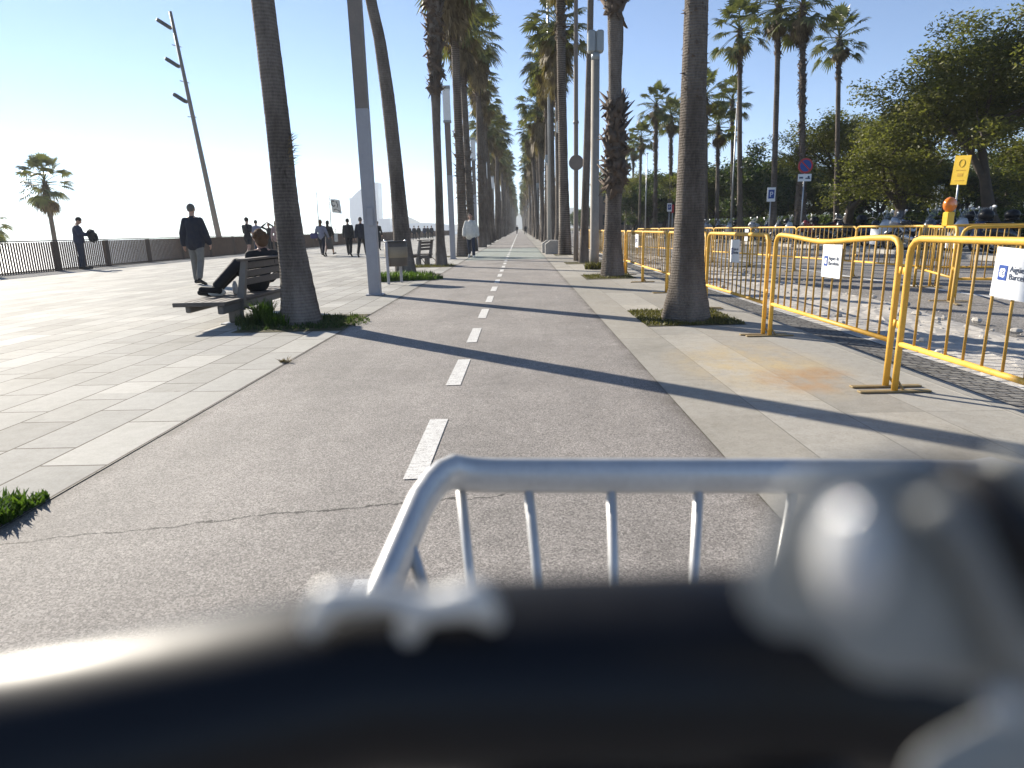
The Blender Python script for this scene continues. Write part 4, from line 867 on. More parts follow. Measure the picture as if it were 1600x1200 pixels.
# flag poles beyond the promenade wall
for i, (px, pt, la) in enumerate(((494, 300, 'bare flagpole beyond the promenade fence'), (514, 304, 'flagpole flying a white flag with dark marks'))):
    p = D(px, pt, 62); q = D(px+5 if i == 0 else px+4, 362, 62); t = thing('flagpole', la, 'flagpole', (q[0], 62, -3)); MB().tube([(0, 0, 0), (0, 0, 3+q[2]), (p[0]-q[0], 0, p[2]+3)], .04, 7).build('pole', M['lampgrey'], t, True)
    if i == 1:
        b = MB(); nx, nz = 12, 8; a0 = D(516, 311, 62); a1 = D(532, 332, 62)
        F = lambda u, v, dy: (a0[0]-q[0]+(a1[0]-a0[0])*u+.10*v, dy+.10*math.sin(u*7)*u, 3+a0[2]+(a1[2]-a0[2])*v-.12*u*u)
        for j in range(nz+1):
            for i2 in range(nx+1): b.v.append(F(i2/nx, j/nz, 0))
        for j in range(nz):
            for i2 in range(nx): b.f.append((j*(nx+1)+i2, j*(nx+1)+i2+1, (j+1)*(nx+1)+i2+1, (j+1)*(nx+1)+i2)); b.m.append(0)
        fl = b.build('flag', M['whitecloth'], t, True); k = MB()
        k.tube([F(.25+.2*math.cos(w), .33+.2*math.sin(w), -.02) for w in np.linspace(0.5, 5.5, 9)], .05, 5); k.tube([F(.6, .15, -.02), F(.75, .4, -.02), F(.6, .6, -.02)], .04, 5); k.tube([F(.2, .8, -.02), F(.5, .72, -.02), F(.85, .85, -.02)], .04, 5); k.build('flag_marking', M['greyc'], fl)

# ------------------------------------------------------------------ benches
def bench(label, x, y, ang, L, W, backs, grp=None, seat_z=.33, leg_y=(.45, -.55)):
    """local y along the bench (far end positive), local x across; backrest on the +x side between the given y values"""
    t = thing('park_bench', label, 'bench', (x, y, .004), ang, grp); n = 6; w = W/n
    b = MB()
    for k in range(n): b.box((-W/2+w*(k+.5), 0, seat_z-.02), (w*.86, L-.06, .035), 0, 0, .005)
    for s in (-1, 1): b.box((0, s*(L/2-.02), seat_z-.022), (W, .045, .05), 0, 0, .005)
    b.build('seat', M['wood'], t)
    MB().box((W*.36, 0, seat_z-.10), (.07, L-.12, .10), 0, 0, .01).box((-W*.3, 0, seat_z-.09), (.06, L-.2, .08), 0, 0, .01).build('beam', M['bench_iron'], t)
    for yy in leg_y:
        MB().box((W*.28, yy, (seat_z-.14)/2+.01), (.17, .10, seat_z-.14), 0, 0, .015).build('leg', M['bench_iron'], t)
        MB().box((W*.28, yy, .006), (.36, .20, .012), 0, 0, .003).build('foot_plate', M['steel'], t)
    y0, y1 = backs
    for yy in (y0, y1): MB().add(*hexa([(W/2-.07, yy-.035, seat_z-.16), (W/2+.05, yy+.035, .80)], .10)).build('back_post', M['bench_iron'], t)
    b = MB(); zs = [(.78, .028), (.70, .09), (.585, .09), (.47, .09)]
    b.box((W/2+.035, (y0+y1)/2, .795), (.11, y1-y0+.16, .028), 0, 0, .006)
    for z in (.72, .62, .52): b.box((W/2+.012+(z-.5)*.08, (y0+y1)/2, z), (.03, y1-y0-.05, .082), 0, 0, .006)
    b.build('backrest', M['wood'], t)
    for yy in (y0, y1):
        P = [(W/2-.03, yy, seat_z-.12)]+[(W/2-.03+.20*math.sin(a), yy, seat_z-.12-.20*(1-math.cos(a))) for a in (.5, 1.0)]+[(W/2+.24, yy, .012)]; MB().tube(P, .012, 7).build('stay', M['darkmetal'], t, True)
    return t
def hexa(span, th):
    (x0, y0, z0), (x1, y1, z1) = span
    return ([(x0-th/2, y0, z0), (x0+th/2, y0, z0), (x0+th/2, y1, z0), (x0-th/2, y1, z0), (x1-th*.32, y0, z1), (x1+th*.32, y0, z1), (x1+th*.32, y1, z1), (x1-th*.32, y1, z1)], [(0, 3, 2, 1), (4, 5, 6, 7), (0, 1, 5, 4), (1, 2, 6, 5), (2, 3, 7, 6), (3, 0, 4, 7)])
bench('long low slatted bench on which a woman sits, beside the ringed palm', -3.80, 8.80, .0, 2.30, .62, (-.56, .95))
bench('small single bench with slatted back by the dark straight palm', -3.35, 21.9, -.55, .75, .6, (-.30, .30), None, .36, (.22, -.22))
MB_ = MB().tube([(0, 0, .0), (0, 0, .12), (0, 0, .17)], [.035, .034, .014], 10); o = tag(MB_.build('water_bottle', M['pale_plastic'], smooth=True), 'small clear bottle standing on the bench beside the woman', 'bottle'); o.location = (-3.82, 8.75, .335)
b = MB(); rn = np.random.RandomState(5); b.ell((0, 0, .04), (.10, .08, .05), 10, 7); b.v = [(x*(1+.25*rn.rand()), y*(1+.25*rn.rand()), z*(1+.3*rn.rand())) for x, y, z in b.v]; o = tag(b.build('plastic_bag', M['whitecloth'], smooth=True), 'crumpled white plastic bag on the bench slats', 'bag'); o.location = (-3.98, 8.55, .332)
# litter bin
t = thing('litter_bin', 'round litter bin with beige band panels on two posts in the grass', 'bin', (-2.66, 14.25, .004), -.2)
b = MB(); n = 28
MB().lathe([(.215, .37), (.228, .385), (.238, .87), (.228, .875)], n).build('drum', M['bin_grey'], t, True)
MB().lathe([(.2385, .55), (.243, .555), (.246, .77), (.240, .775)], n).build('panel', M['bin_panel'], t, True)
b = MB(); b.tube([(.238*math.cos(a), .238*math.sin(a), .885) for a in np.linspace(0, 2*PI, 29)[:-1]], .014, 7, closed=True); b.build('rim', M['darkmetal'], t, True)
MB().lathe([(.228, .876), (.223, .89), (.19, .885), (.18, .82)], n).build('opening', M['tyre'], t, True)
for s in (-1, 1):
    MB().box((s*.05-.06, -.246 if s < 0 else .235, .44), (.06, .03, .88), 0, 0, .006).build('post', M['post_low'], t)
    MB().ell((s*.232, -.03, .90), .026, 8, 6).build('knob', M['chrome'], t, True)
# low concrete blocks on the road side
for i, (x, y, la) in enumerate(((1.42, 28.7, 'low concrete block at the path edge, the nearer of a pair'), (1.33, 30.1, 'low concrete block at the path edge, the farther of a pair'))):
    b = MB(); b.prism([(-.34, 0), (.34, 0), (.34, .56), (-.14, .56), (-.34, .42)], -.22, .22); o = tag(b.build('concrete_block', M['stone']), la, 'concrete block'); o.location = (x, y, .004)

# ------------------------------------------------------------------ road signs
def pole_sign(name, label, px, py, yd, w, h, build, cat='road sign', tilt=0.0):
    p = D(px, py, yd); t = thing(name, label, cat, (p[0], yd, 0)); MB().tube([(0, .03, 0), (tilt, .03, p[2]+h*.45)], .03, 8).build('pole', M['steel'], t, True); build(t, p[2]); return t
def p_sign(t, z, w=.40, h=.66, mark='blue'):
    MB().box((0, -.01, z), (w, .02, h), 0, 0, .004).build('plate', M['white'], t)
    MB().box((0, -.0225, z+.02), (w*.72, .004, h*.62), 0, 0, .001).build('blue_field', M['blue'], t)
    o = link('lettering', text_mesh('P', h*.52, M['white'], .001, 'CENTER'), t, (0, -.026, z-h*.16)); o.rotation_euler = (PI/2, 0, 0)
pole_sign('parking_sign', 'white and blue P parking sign on a thin pole behind the yellow barriers', 1205, 304, 33, .4, .66, p_sign)
pole_sign('parking_sign', 'small distant white P sign next to a pinkish plate', 1046, 324, 52, .4, .66, lambda t, z: p_sign(t, z, .36, .62))
def pink(t, z): MB().box((0, -.01, z), (.22, .02, .62), 0, 0, .004).build('plate', M['red'], t)
pole_sign('plate_sign', 'narrow pinkish plate on a pole beside the distant P sign', 1051, 326, 54, .2, .6, pink)
def nopark(t, z):
    R_ = .31; MB().lathe([(R_, -.012), (R_, .012)], 30, (0, -.01, z+.18), 0, 'y').build('red_ring', M['red'], t)
    MB().lathe([(R_*.76, -.004), (R_*.76, .004)], 30, (0, -.026, z+.18), 0, 'y').build('blue_disc', M['blue'], t)
    o = MB().box((0, 0, 0), (R_*1.5, .006, .055)).build('slash', M['red'], t, False, (0, -.032, z+.18)); o.rotation_euler = (0, PI/4, 0)
    pl = MB().box((0, -.01, z-.30), (.56, .02, .30), 0, 0, .004).build('plate', M['white'], t)
    MB().box((-.15, -.022, z-.30), (.16, .004, .07)).box((.13, -.022, z-.33), (.2, .004, .05)).box((.16, -.022, z-.27), (.08, .004, .07)).build('symbol', M['ink'], pl)
pole_sign('no_parking_sign', 'round red and blue no parking sign above a white plate', 1258, 266, 29, .6, 1.0, nopark)
def ysign(t, z):
    q = MB().box((0, 0, 0), (.58, .02, 1.02), 0, 0, .02).build('plate', M['sign_yellow'], t, False, (0, -.02, z)); q.rotation_euler = (0, .06, -1.12)
    MB().tube([(.10*math.cos(a), -.014, .24+.13*math.sin(a)) for a in np.linspace(0, 2*PI, 15)[:-1]], .011, 6, closed=True).build('symbol', M['sign_mark'], q)
    MB().box((0, -.013, .0), (.34, .006, .03)).box((0, -.013, -.16), (.2, .006, .10)).box((0, -.013, -.36), (.34, .006, .03)).build('lettering_block', M['sign_mark'], q)
pole_sign('yellow_sign', 'tall yellow works sign tilted on a thin pole under the leafy tree', 1501, 266, 25, .6, 1.0, ysign)
p = D(1466, 300, 42); t = thing('white_column', 'slim white columns standing in the shade under the leafy trees', 'column', (p[0], 42, 0))
for k, w in ((-.28, .13), (.0, .12), (.24, .12)): MB().box((k, 0, 1.55), (w, .14, 3.1+.5*k), 0, 0, .01).build('shaft', M['white'], t)
# slim poles in the park
for i, (px, py, yd, la) in enumerate(((1152, 160, 44, 'thin grey lamp pole in the park, beside the round crowned palm'), (1158, 262, 40, 'short thin pole by the round crowned palm'), (1011, 240, 60, 'thin pale pole among the distant clump of palms'))):
    p = D(px, py, yd); t = thing('thin_pole', la, 'pole', (p[0], yd, 0)); MB().tube([(0, 0, 0), (0, 0, p[2])], [.06, .04], 8).build('shaft', M['steel'], t, True); MB().box((0, -.1, p[2]), (.16, .4, .08), 0, 0, .02).build('head', M['lampgrey'], t)
# low brown building behind the distant palms
t = thing('brown_building', 'low brown building behind the distant clump of palms', 'building', (26, 118, 0), -.05)
MB().box((0, 0, 4.2), (26, 10, 8.4)).build('wall', M['brick'], t); MB().box((0, 0, 8.55), (26.8, 10.8, .3), 0, 0, .05).build('roof', M['darkmetal'], t)
for zz in (2.2, 5.6):
    for k in range(8): MB().box((-11+k*3.1, -5.02, zz), (1.5, .06, 1.7)).build('window', M['glass_dark'], t)
# ------------------------------------------------------------------ parked motorcycles
def wheel_parts(t, x, r, w, front):
    wl = MB().tube([(x+r*.86*math.cos(a), 0, r+r*.86*math.sin(a)) for a in np.linspace(0, 2*PI, 25)[:-1]], r*.155, 8, closed=True).build('wheel', M['tyre'], t, True)
    b = MB(); b.tube([(x+r*.68*math.cos(a), 0, r+r*.68*math.sin(a)) for a in np.linspace(0, 2*PI, 21)[:-1]], .018, 6, closed=True)
    for k in range(5): a = 2*PI*k/5; b.tube([(x, 0, r), (x+r*.68*math.cos(a), 0, r+r*.68*math.sin(a))], .016, 5)
    b.lathe([(.05, -.06), (.05, .06)], 10, (x, 0, r), 0, 'y'); b.build('rim', M['steel'], wl); return wl
def motorbike(label, paint_, kind, windscreen=True, case=True):
    t = thing(kind, label, 'motorcycle' if kind == 'motorcycle' else 'scooter')
    if kind == 'motorcycle':
        wheel_parts(t, .72, .31, .11, True); wheel_parts(t, -.68, .31, .14, False)
        MB().tube([(.10, 0, .74), (.22, 0, .80), (.34, 0, .84), (.44, 0, .80)], [.10, .16, .17, .10], 12).build('fuel_tank', paint_, t, True); b = MB(); b.tube([(.40, 0, .76), (.56, 0, .86), (.66, 0, .92), (.72, 0, .86)], [.14, .19, .17, .07], 12); MB().tube([(-.45, 0, .80), (-.7, 0, .88), (-.92, 0, .90)], [.12, .11, .05], 10).build('tail', paint_, t, True)
        b.tube([(.48, .2, .42), (.30, .22, .56), (.56, .16, .80)], [.05, .10, .05], 8); b.tube([(.48, -.2, .42), (.30, -.22, .56), (.56, -.16, .80)], [.05, .10, .05], 8)
        MB().tube([(.50, 0, .62), (.72, 0, .66), (.92, 0, .55)], [.05, .075, .04], 8).build('fender', paint_, t, True); b.build('body', paint_, t, True)
        MB().box((.10, 0, .42), (.46, .32, .36), 0, 0, .06).ell((.20, 0, .52), (.20, .2, .18), 10, 7).tube([(-.68, .08, .31), (.0, .1, .42)], .04, 6).tube([(-.1, 0, .5), (-.45, 0, .80)], .04, 6).build('engine', M['darkmetal'], t, True)
        MB().tube([(.3, -.12, .28), (-.2, -.18, .24), (-.45, -.2, .34), (-.85, -.22, .46)], [.03, .035, .06, .065], 8).build('exhaust', M['chrome'], t, True)
        for s in (-1, 1): MB().tube([(.72, s*.09, .31), (.58, s*.09, .72), (.48, s*.09, .98)], .028, 7).build('fork_leg', M['steel'], t, True)
        MB().tube([(.02, 0, .80), (-.2, 0, .79), (-.5, 0, .88), (-.78, 0, .92)], [.08, .14, .13, .08], 10, flat=(.5, 1.2)).build('seat', M['dark'], t, True); zt = 1.05; xh = .46
    else:
        wheel_parts(t, .62, .24, .1, True); wheel_parts(t, -.55, .24, .12, False)
        b = MB(); b.tube([(-.88, 0, .66), (-.6, 0, .62), (-.30, 0, .56), (-.08, 0, .44), (.05, 0, .32)], [.08, .19, .2, .17, .10], 12); b.tube([(-.15, 0, .28), (.15, 0, .24), (.36, 0, .30)], [.14, .16, .12], 10, flat=(.5, 1.2))
        b.tube([(.36, 0, .28), (.46, 0, .55), (.42, 0, .82), (.38, 0, 1.0)], [.14, .22, .19, .10], 12, flat=(1, 1)); b.tube([(.40, 0, .55), (.62, 0, .50), (.84, 0, .40)], [.06, .10, .05], 8); b.build('body', paint_, t, True)
        MB().tube([(-.02, 0, .70), (-.3, 0, .76), (-.62, 0, .80), (-.85, 0, .84)], [.10, .15, .15, .08], 10, flat=(.55, 1.1)).build('seat', M['dark'], t, True)
        MB().box((-.30, .05, .32), (.42, .2, .2), 0, 0, .05).build('engine', M['darkmetal'], t)
        MB().tube([(-.2, -.16, .22), (-.5, -.18, .28), (-.78, -.18, .34)], [.03, .06, .06], 8).build('exhaust', M['darkmetal'], t, True)
        for s in (-1, 1): MB().tube([(.62, s*.07, .24), (.48, s*.07, .62)], .025, 6).build('fork_leg', M['darkmetal'], t, True)
        zt = 1.06; xh = .36
    MB().tube([(xh-.12, -.36, zt-.02), (xh, -.2, zt+.03), (xh+.03, 0, zt), (xh, .2, zt+.03), (xh-.12, .36, zt-.02)], .018, 7).build('handlebar', M['darkmetal'], t, True)
    for s in (-1, 1):
        m = MB(); m.tube([(xh-.02, s*.24, zt+.02), (xh+.02, s*.30, zt+.2)], .009, 5); m.ell((xh+.01, s*.33, zt+.23), (.018, .075, .05), 10, 6); m.build('mirror', M['steel'], t, True)
    MB().ell((xh+.28 if kind == 'motorcycle' else xh+.14, 0, .90), (.05, .10, .08), 12, 8).build('headlight', M['pale_plastic'], t, True)
    if windscreen:
        b = MB(); nx, nz = 6, 5
        for j in range(nz+1):
            for i in range(nx+1):
                u = (i/nx-.5)*2; v = j/nz; hw = .22*(1-.25*v*v); b.v.append((xh+.22-.22*v-.10*u*u, u*hw, zt-.12+.36*v))
        for j in range(nz):
            for i in range(nx): b.f.append((j*(nx+1)+i, j*(nx+1)+i+1, (j+1)*(nx+1)+i+1, (j+1)*(nx+1)+i)); b.m.append(0)
        b.build('windscreen', M['screen'], t, True)
    if case: MB().ell((-.86, 0, 1.06), (.20, .22, .17), 14, 8).box((-.86, 0, .93), (.3, .3, .06), 0, 0, .02).build('top_case', M['dark'], t, True)
    MB().box((-.92 if kind == 'motorcycle' else -.9, 0, .78), (.03, .18, .06), 0, 0, .01).build('tail_light', M['red'], t)
    MB().tube([(-.05, .1, .3), (-.12, .3, .016)], .012, 5).build('side_stand', M['darkmetal'], t); return t
M['p_black'] = paint('black_lacquer', (.012, .012, .014), .22, 0, .2, 6, 0, .5); M['p_silver'] = paint('silver_lacquer', (.45, .46, .48), .3, .6, .1, 6, 0, .5)
M['p_white'] = paint('white_lacquer', (.6, .61, .62), .25, 0, .08, 6, 0, .5); M['p_red'] = paint('dark_red_lacquer', (.20, .015, .015), .25, 0, .1, 6, 0, .5); M['p_grey'] = paint('grey_lacquer', (.10, .105, .115), .25, .3, .1, 6, 0, .5); M['p_blue'] = paint('navy_lacquer', (.02, .035, .09), .25, .1, .1, 6, 0, .5)
BK = [('motorcycle', 'p_silver', 1, 0), ('scooter', 'p_black', 1, 1), ('scooter', 'p_white', 1, 0), ('motorcycle', 'p_black', 0, 0), ('scooter', 'p_grey', 1, 1), ('scooter', 'p_blue', 1, 1), ('motorcycle', 'p_red', 0, 1), ('scooter', 'p_black', 0, 0)]
PROTO = {}
SP = [  # px, depth, kind, label
 (1552, 20.5, 5, 'navy scooter with tall screen and top case, by the yellow sign pole'), (1592, 19.0, 1, 'black scooter at the picture edge past the yellow sign'), (1515, 21.2, 7, 'black scooter without a screen, under the yellow sign'), (1530, 20.7, 2, 'white scooter squeezed beside the navy one'),
 (1425, 23.0, 0, 'silver motorcycle seen through the barrier with the blank white notice'), (1405, 24.5, 2, 'white scooter just past the silver motorcycle'), (1455, 22.4, 3, 'black bare motorcycle behind the orange lamp'), (1475, 22.0, 4, 'grey scooter with top case behind the orange lamp'),
 (1375, 26.6, 5, 'navy scooter between the white columns and the no parking sign'), (1350, 27.6, 7, 'black scooter low in the gap past the no parking sign'), (1300, 30.4, 1, 'black scooter with screen just past the no parking pole'), (1280, 31.6, 6, 'dark red motorcycle beside the no parking pole'),
 (1248, 34.0, 2, 'white scooter between the parking and the no parking signs'), (1230, 35.2, 4, 'grey scooter next to the parking sign'), (1212, 36.5, 5, 'navy scooter right under the parking sign'), (1190, 38.0, 0, 'silver motorcycle beside the saw edged palms'), (1170, 40.0, 7, 'black scooter by the round crowned palm'), (1150, 42, 2, 'white scooter near the thin grey lamp pole'), (1132, 44, 1, 'black scooter with screen, last of the row but one'), (1115, 46, 0, 'silver motorcycle at the far end of the row')]
for px, yd, k, la in SP:
    kd, pt, ws, ca = BK[k]; q = D(px, 345, yd)
    if k not in PROTO: o = PROTO[k] = motorbike(la, M[pt], kd, bool(ws), bool(ca))
    else: o = copy_tree(PROTO[k])
    o['label'] = la; o['group'] = 'motorcycles and scooters parked across the road'; o.location = (q[0], yd, .10); o.rotation_euler = (random.uniform(-.07, .07)+.06, 0, PI+random.uniform(-.35, .35) if random.random() < .7 else random.uniform(-.3, .3))

# ------------------------------------------------------------------ far shore
def facade():
    m, nt, b, o = nodes('hotel_glass'); v = coords(nt, (1, 1, 1)); br = N(nt, 'ShaderNodeTexBrick'); br.offset = 0
    br.inputs['Color1'].default_value = (.05, .15, .32, 1); br.inputs['Color2'].default_value = (.07, .18, .36, 1); br.inputs['Mortar'].default_value = (.14, .25, .40, 1); br.inputs['Scale'].default_value = 1; br.inputs['Brick Width'].default_value = 3.6; br.inputs['Row Height'].default_value = 3.6; br.inputs['Mortar Size'].default_value = .25
    mp = coords(nt, (1, 1, 1), (PI/2, 0, 0)); nt.links.new(mp, br.inputs['Vector']); nt.links.new(br.outputs[0], b.inputs['Base Color']); b.inputs['Roughness'].default_value = .3; return m
M['hotel'] = facade()
yd = 1450.0
def outline(pts): return [(D(x, y, yd)[0]-D(585, 362, yd)[0], D(x, y, yd)[2]+3) for x, y in pts]
o0 = D(585, 362, yd); t = thing('sail_shaped_hotel', 'pale blue sail shaped tower building far across the water', 'building', (o0[0], yd, -3))
sail = [(556, 366), (552, 352), (549.5, 338), (549, 325), (549, 313), (547.5, 310.5), (552, 309.5), (557, 304), (563, 298.5), (570, 293.5), (578, 290.5), (585, 289.5), (586, 366)]
b = MB(); b.prism(outline(sail), -15, 15); b.build('sail_tower', M['hotel'], t); b = MB(); b.prism(outline([(585.5, 286.5), (593.3, 286), (596.5, 366), (587.2, 366)]), -20, 20); b.build('service_tower', M['hotel'], t)
b = MB(); b.prism(outline([(595, 342.5), (612.5, 341.5), (614.2, 366), (595.5, 366)]), -28, 28); b.build('low_block', M['hotel'], t)
p = D(668, 362, 1560); b = MB(); b.prism([(-60, 0), (-60, 14), (-45, 19), (-20, 22), (10, 21), (40, 18), (60, 14), (60, 0)], -40, 40); o = tag(b.build('harbour_hall', M['hotel']), 'long low curved roof hall fading in haze past the sail shaped tower', 'building'); o.location = (p[0], 1560, -3)
b = MB(); rn = np.random.RandomState(6); X = np.linspace(-330, 500, 60); hz = [max(4, 30+18*math.sin(x*.013)+12*math.sin(x*.041+1)+rn.uniform(-2, 2)-.02*abs(x-80)) for x in X]
for i, x in enumerate(X):
    for yy, s in ((-120, 0), (0, 1), (160, 0)): b.v.append((x, yy, hz[i]*s))
for i in range(59):
    for k in (0, 1): b.f.append((i*3+k, (i+1)*3+k, (i+1)*3+k+1, i*3+k+1)); b.m.append(0)
o = structure('hills', b, M['hill']); o.location = (-20, 1850, -3)

# ------------------------------------------------------------------ the bicycle we ride
t = thing('bicycle', 'hired city bicycle seen from the saddle, aluminium front rack and black handlebar', 'bicycle', (0, 0, 0)); bx = .09
P = [(-.135, .30, .765), D(596, 930, .45), D(655, 790, .55), D(672, 764, .58), D(690, 746, .60), D(708, 737, .613), D(735, 741, .62)]
P = [np.array(q, float) for q in P]; R_ = [np.array([.52-(q[0]+.135)*.9, q[1], q[2]-.012]) for q in P[::-1]]
mid = [np.array([x, .622, D(735, 741, .62)[2]-.02*(x+.05)-.002]) for x in np.linspace(-.03, .40, 9)]
rk = MB().tube(P+mid+R_, .0150, 14, flat=(1.25, .8)); rk.build('rack_rail', M['alu'], t, True)
lowz = .655
rk = MB().tube([(-.05, .52, lowz), (.0, .55, lowz), (.27, .55, lowz), (.32, .52, lowz), (.32, .25, lowz), (-.05, .25, lowz)], .008, 8, closed=True); rk.build('rack_base', M['alu'], t, True)
for (a, c) in (((720, 766), (738, 930)), ((825, 758), (846, 960)), ((955, 760), (961, 960)), ((1092, 764), (1081, 960)), ((1238, 768), (1200, 960))):
    p, q = D(*a, .62), D(*c, .585); p[2] -= .0; e = q+(q-p)*((lowz-q[2])/(q[2]-p[2])) if False else None
    q2 = np.array([q[0]*.98, .555, lowz]); MB().tube([p, q, q2], .0052, 8).build('rack_bar', M['alu'], t, True)
for s in (0, 1):
    a = np.array(D(664, 845, .50)); x = a[0] if s == 0 else .315; MB().tube([(x-.012*(1-2*s), .50, .842), (x+.02*(1-2*s), .47, .74), (x+.03*(1-2*s), .45, lowz)], .0052, 8).build('rack_bar', M['alu'], t, True)
# handlebar: dark bar a hand's breadth below the lens
hb = [(-.33, -.06, .985), (-.22, .0, 1.005), (-.13, .045, 1.026), (-.07, .068, 1.036), (-.02, .078, 1.0402), (.03, .079, 1.0405), (.09, .074, 1.039), (.15, .055, 1.032), (.24, .0, 1.01), (.35, -.06, .985)]
MB().tube(hb, [.0115, .0118, .0122, .0124, .0126, .0126, .0126, .0124, .0118, .0115], 20).build('handlebar', M['dark'], t, True)
for s in (-1, 1): MB().tube([(s*.33+.01, -.055, .985), (s*.42+.01, -.12, .965)], [.0165, .0165], 14).build('grip', M['tyre'], t, True)
PX = lambda px, py, y: (D(px, py, y), y*1.0/FPX)
def blob(name, mat, caps, y, vox=.0007, flat=1.0):
    b = MB()
    for (a, ra, c_, rc) in caps: b.cap(D(*a, y if len(a) < 3 else y), D(*c_, y), ra*y/FPX, rc*y/FPX, 14)
    me = fuse(b, vox, mat, 6); co_ = np.array([v.co for v in me.vertices]); dd = (co_-co_.mean(0))@CF
    for v, k in zip(me.vertices, dd): v.co = v.co-Vector(CF*k*(1-flat))
    return link(name, me, t)
cl = blob('clamp', M['glare_clamp'], [((490, 975), 26, (515, 935), 30), ((515, 935), 30, (590, 925), 18), ((590, 925), 18, (660, 950), 26), ((660, 950), 26, (740, 935), 34), ((740, 935), 34, (770, 965), 22), ((640, 985), 26, (660, 950), 20)], .071)  # clamp; the smear of glare is put into its lumpy shape and pale colour
MB().tube([D(500, 955, .073), D(600, 940, .074), D(760, 950, .073)], .0013, 10).build('bracket', M['alu'], t, True)
MB().tube([(-.0, .078, 1.03), (.02, .085, 1.005), (.04, .10, .97)], [.013, .018, .022], 14).build('lamp_mount', M['dark'], t, True)
MB().tube([(.03, .079, 1.036), (.06, .10, 1.0), (.085, .15, .93), (.09, .17, .86)], [.0155, .017, .019, .022], 14).build('stem', M['dark'], t, True)
# gear and brake control on the near side of the bar
blob('brake_housing', M['grey_plastic'], [((1335, 850), 140, (1415, 905), 185), ((1415, 905), 185, (1515, 960), 135), ((1515, 960), 135, (1690, 1010), 100), ((1240, 920), 85, (1335, 870), 140), ((1460, 1200), 85, (1660, 1125), 100), ((1425, 830), 135, (1505, 900), 145), ((1540, 960), 110, (1650, 1050), 90)], .050, .0007, .25)
MB().tube([D(1435, 800, .0482), D(1465, 790, .0475), D(1500, 825, .0468), D(1560, 945, .0465), D(1592, 1080, .046)], [.0008, .0013, .0014, .0014, .0013], 12).build('cable_guide', M['mid_plastic'], t, True)
MB().tube([D(1480, 715, .054), D(1530, 745, .048), D(1585, 815, .046), D(1640, 900, .046), D(1710, 1000, .046)], [.0008, .0018, .0023, .0024, .0024], 14).build('brake_lever', M['dark'], t, True)
MB().tube([D(1555, 722, .064), D(1610, 742, .064), D(1700, 800, .064)], [.0015, .0023, .0024], 12).build('bell', M['grey_plastic'], t, True)
e = D(1330, 872, .0455); MB().ell(e, (.0025, .0030, .0048), 18, 12, rot=Matrix.Rotation(-.05, 3, 'Y')).build('button_highlight', M['pale_plastic'], t, True)  # glossy dial; its oval highlight is put in as a pale bulge
MB().ell(D(1340, 806, .0432), (.0009, .0008, .0009), 14, 9).build('glint_bead', M['chrome'], t, True)  # chrome bead added to throw the round glint over the button
MB().ell(D(1567, 1100, .0445), (.0013, .0011, .0013), 16, 10).build('bolt', M['alu'], t, True)
# the rest of the machine, below the frame edge
MB().tube([(.09, .17, .87), (.09, .24, .62)], .024, 12).build('head_tube', M['dark'], t, True)
for s in (-1, 1): MB().tube([(.09+s*.03, .235, .64), (.09+s*.06, .27, .6), (.09+s*.06, .36, .33)], .014, 8).build('fork_leg', M['dark'], t, True)
MB().tube([(.09, .23, .66), (.09, .0, .45), (.09, -.25, .33)], .03, 12).tube([(.09, -.25, .33), (.09, -.42, .82)], .024, 12).tube([(.09, -.25, .33), (.09, -.68, .33)], .018, 8).tube([(.09, -.36, .62), (.09, -.68, .33)], .014, 8).build('frame', M['lampgrey'], t, True)
MB().tube([(.09, -.27, .90), (.09, -.45, .905), (.09, -.58, .91)], [.03, .075, .095], 14, flat=(.45, 1)).build('saddle', M['tyre'], t, True)
for yy in (.36, -.68):
    w = MB().tube([(.09, yy+.31*math.cos(a), .33+.31*math.sin(a)) for a in np.linspace(0, 2*PI, 41)[:-1]], .021, 8, closed=True).build('wheel', M['tyre'], t, True)
    b = MB().tube([(.09, yy+.285*math.cos(a), .33+.285*math.sin(a)) for a in np.linspace(0, 2*PI, 41)[:-1]], .011, 6, closed=True)
    for k in range(18): a = 2*PI*k/18; b.tube([(.09+.02*(1 if k % 2 else -1), yy, .33), (.09, yy+.285*math.cos(a), .33+.285*math.sin(a))], .0012, 4)
    b.lathe([(.025, -.04), (.025, .04)], 12, (.09, yy, .33), 0, 'x'); b.build('rim', M['alu'], w, True)
MB().lathe([(.09, -.006), (.09, .006)], 24, (.14, -.25, .33), 0, 'x').tube([(.15, -.25, .33), (.17, -.12, .24)], .012, 8).tube([(.03, -.25, .33), (.01, -.38, .42)], .012, 8).box((.22, -.12, .24), (.10, .08, .025), 0, 0, .006).box((-.04, -.38, .42), (.10, .08, .025), 0, 0, .006).build('crankset', M['darkmetal'], t)

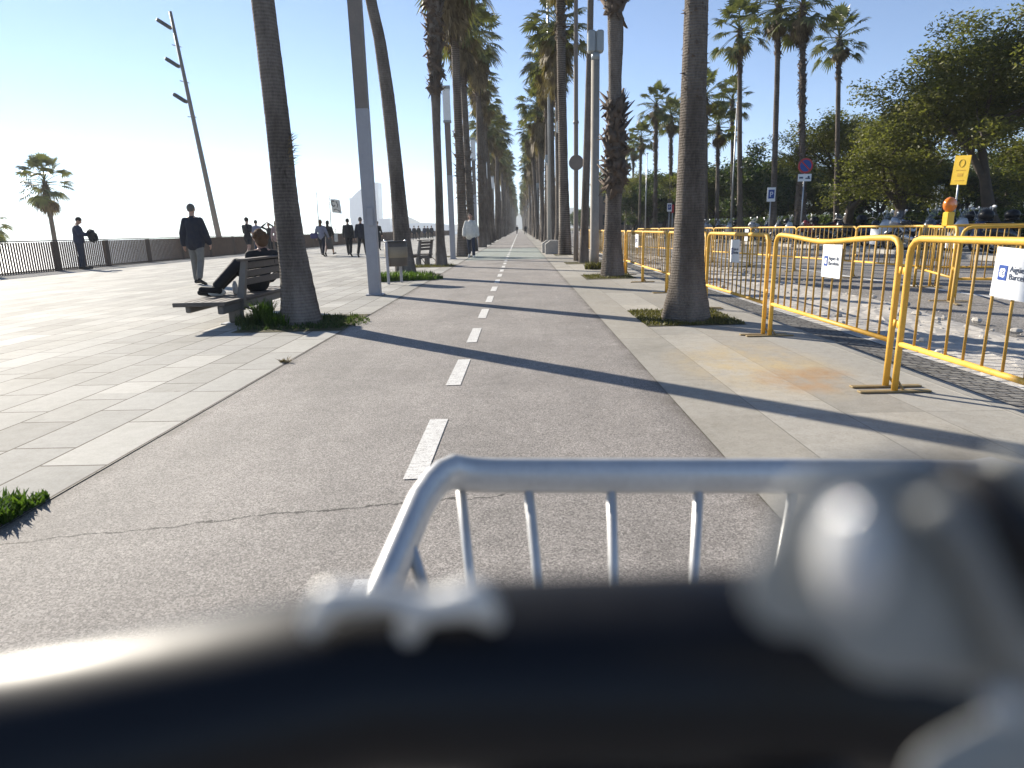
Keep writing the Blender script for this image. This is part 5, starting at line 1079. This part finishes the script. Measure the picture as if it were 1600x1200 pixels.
# ------------------------------------------------------------------ light, air, camera
SUN_AZ, SUN_EL = math.radians(-45.5), math.radians(26)
w = bpy.data.worlds.new('World'); S.world = w; w.use_nodes = True; nt = w.node_tree; bgn = nt.nodes['Background']
sk = nt.nodes.new('ShaderNodeTexSky'); sk.sky_type = 'NISHITA'; sk.sun_disc = False; sk.sun_elevation = SUN_EL; sk.sun_rotation = SUN_AZ % (2*PI); sk.altitude = 0; sk.air_density = .6; sk.dust_density = SKY_DUST; sk.ozone_density = 2.2
nt.links.new(sk.outputs[0], bgn.inputs[0]); bgn.inputs[1].default_value = SKY_STR
sl = bpy.data.lights.new('sun', 'SUN'); sl.energy = SUN_STR; sl.angle = math.radians(.53); sl.color = (1.0, .92, .79); so = link('sun', sl)
sd = Vector((math.sin(SUN_AZ)*math.cos(SUN_EL), math.cos(SUN_AZ)*math.cos(SUN_EL), math.sin(SUN_EL))); so.rotation_euler = (-sd).to_track_quat('-Z', 'Y').to_euler(); so.location = (-40, 40, 60)
if HAZE > 0:
    b = MB().box((0, 0, 52), (4400, 4500, 118)); m, nt, bs_, out = nodes('haze_air'); nt.nodes.remove(bs_)
    vp = nt.nodes.new('ShaderNodeVolumePrincipled'); vp.inputs['Color'].default_value = (.86, .93, 1.0, 1); vp.inputs['Density'].default_value = HAZE; vp.inputs['Anisotropy'].default_value = .3
    nt.links.new(vp.outputs[0], out.inputs['Volume']); o = b.build('haze', m); tag(o, 'thin pale sea haze lying over the whole promenade', 'haze', kind='stuff')
cam = bpy.data.cameras.new('camera'); co = link('camera', cam); S.camera = co
cam.sensor_width = 36; cam.sensor_fit = 'HORIZONTAL'; cam.lens = FPX/1600*36; cam.clip_start = .01; cam.clip_end = 6000
co.matrix_world = Matrix(((CR[0], CU[0], -CF[0], 0), (CR[1], CU[1], -CF[1], 0), (CR[2], CU[2], -CF[2], EYE), (0, 0, 0, 1)))
cam.dof.use_dof = True; cam.dof.focus_distance = 7.0; cam.dof.aperture_fstop = cam.lens/3.9
vs = S.view_settings; vs.view_transform = 'Standard'; vs.look = 'None'; vs.gamma = 1; vs.exposure = EXPO; vs.use_curve_mapping = False
cy = S.cycles; cy.max_bounces = 6; cy.diffuse_bounces = 3; cy.glossy_bounces = 3; cy.transmission_bounces = 4; cy.transparent_max_bounces = 8; cy.volume_bounces = 0; cy.use_denoising = True
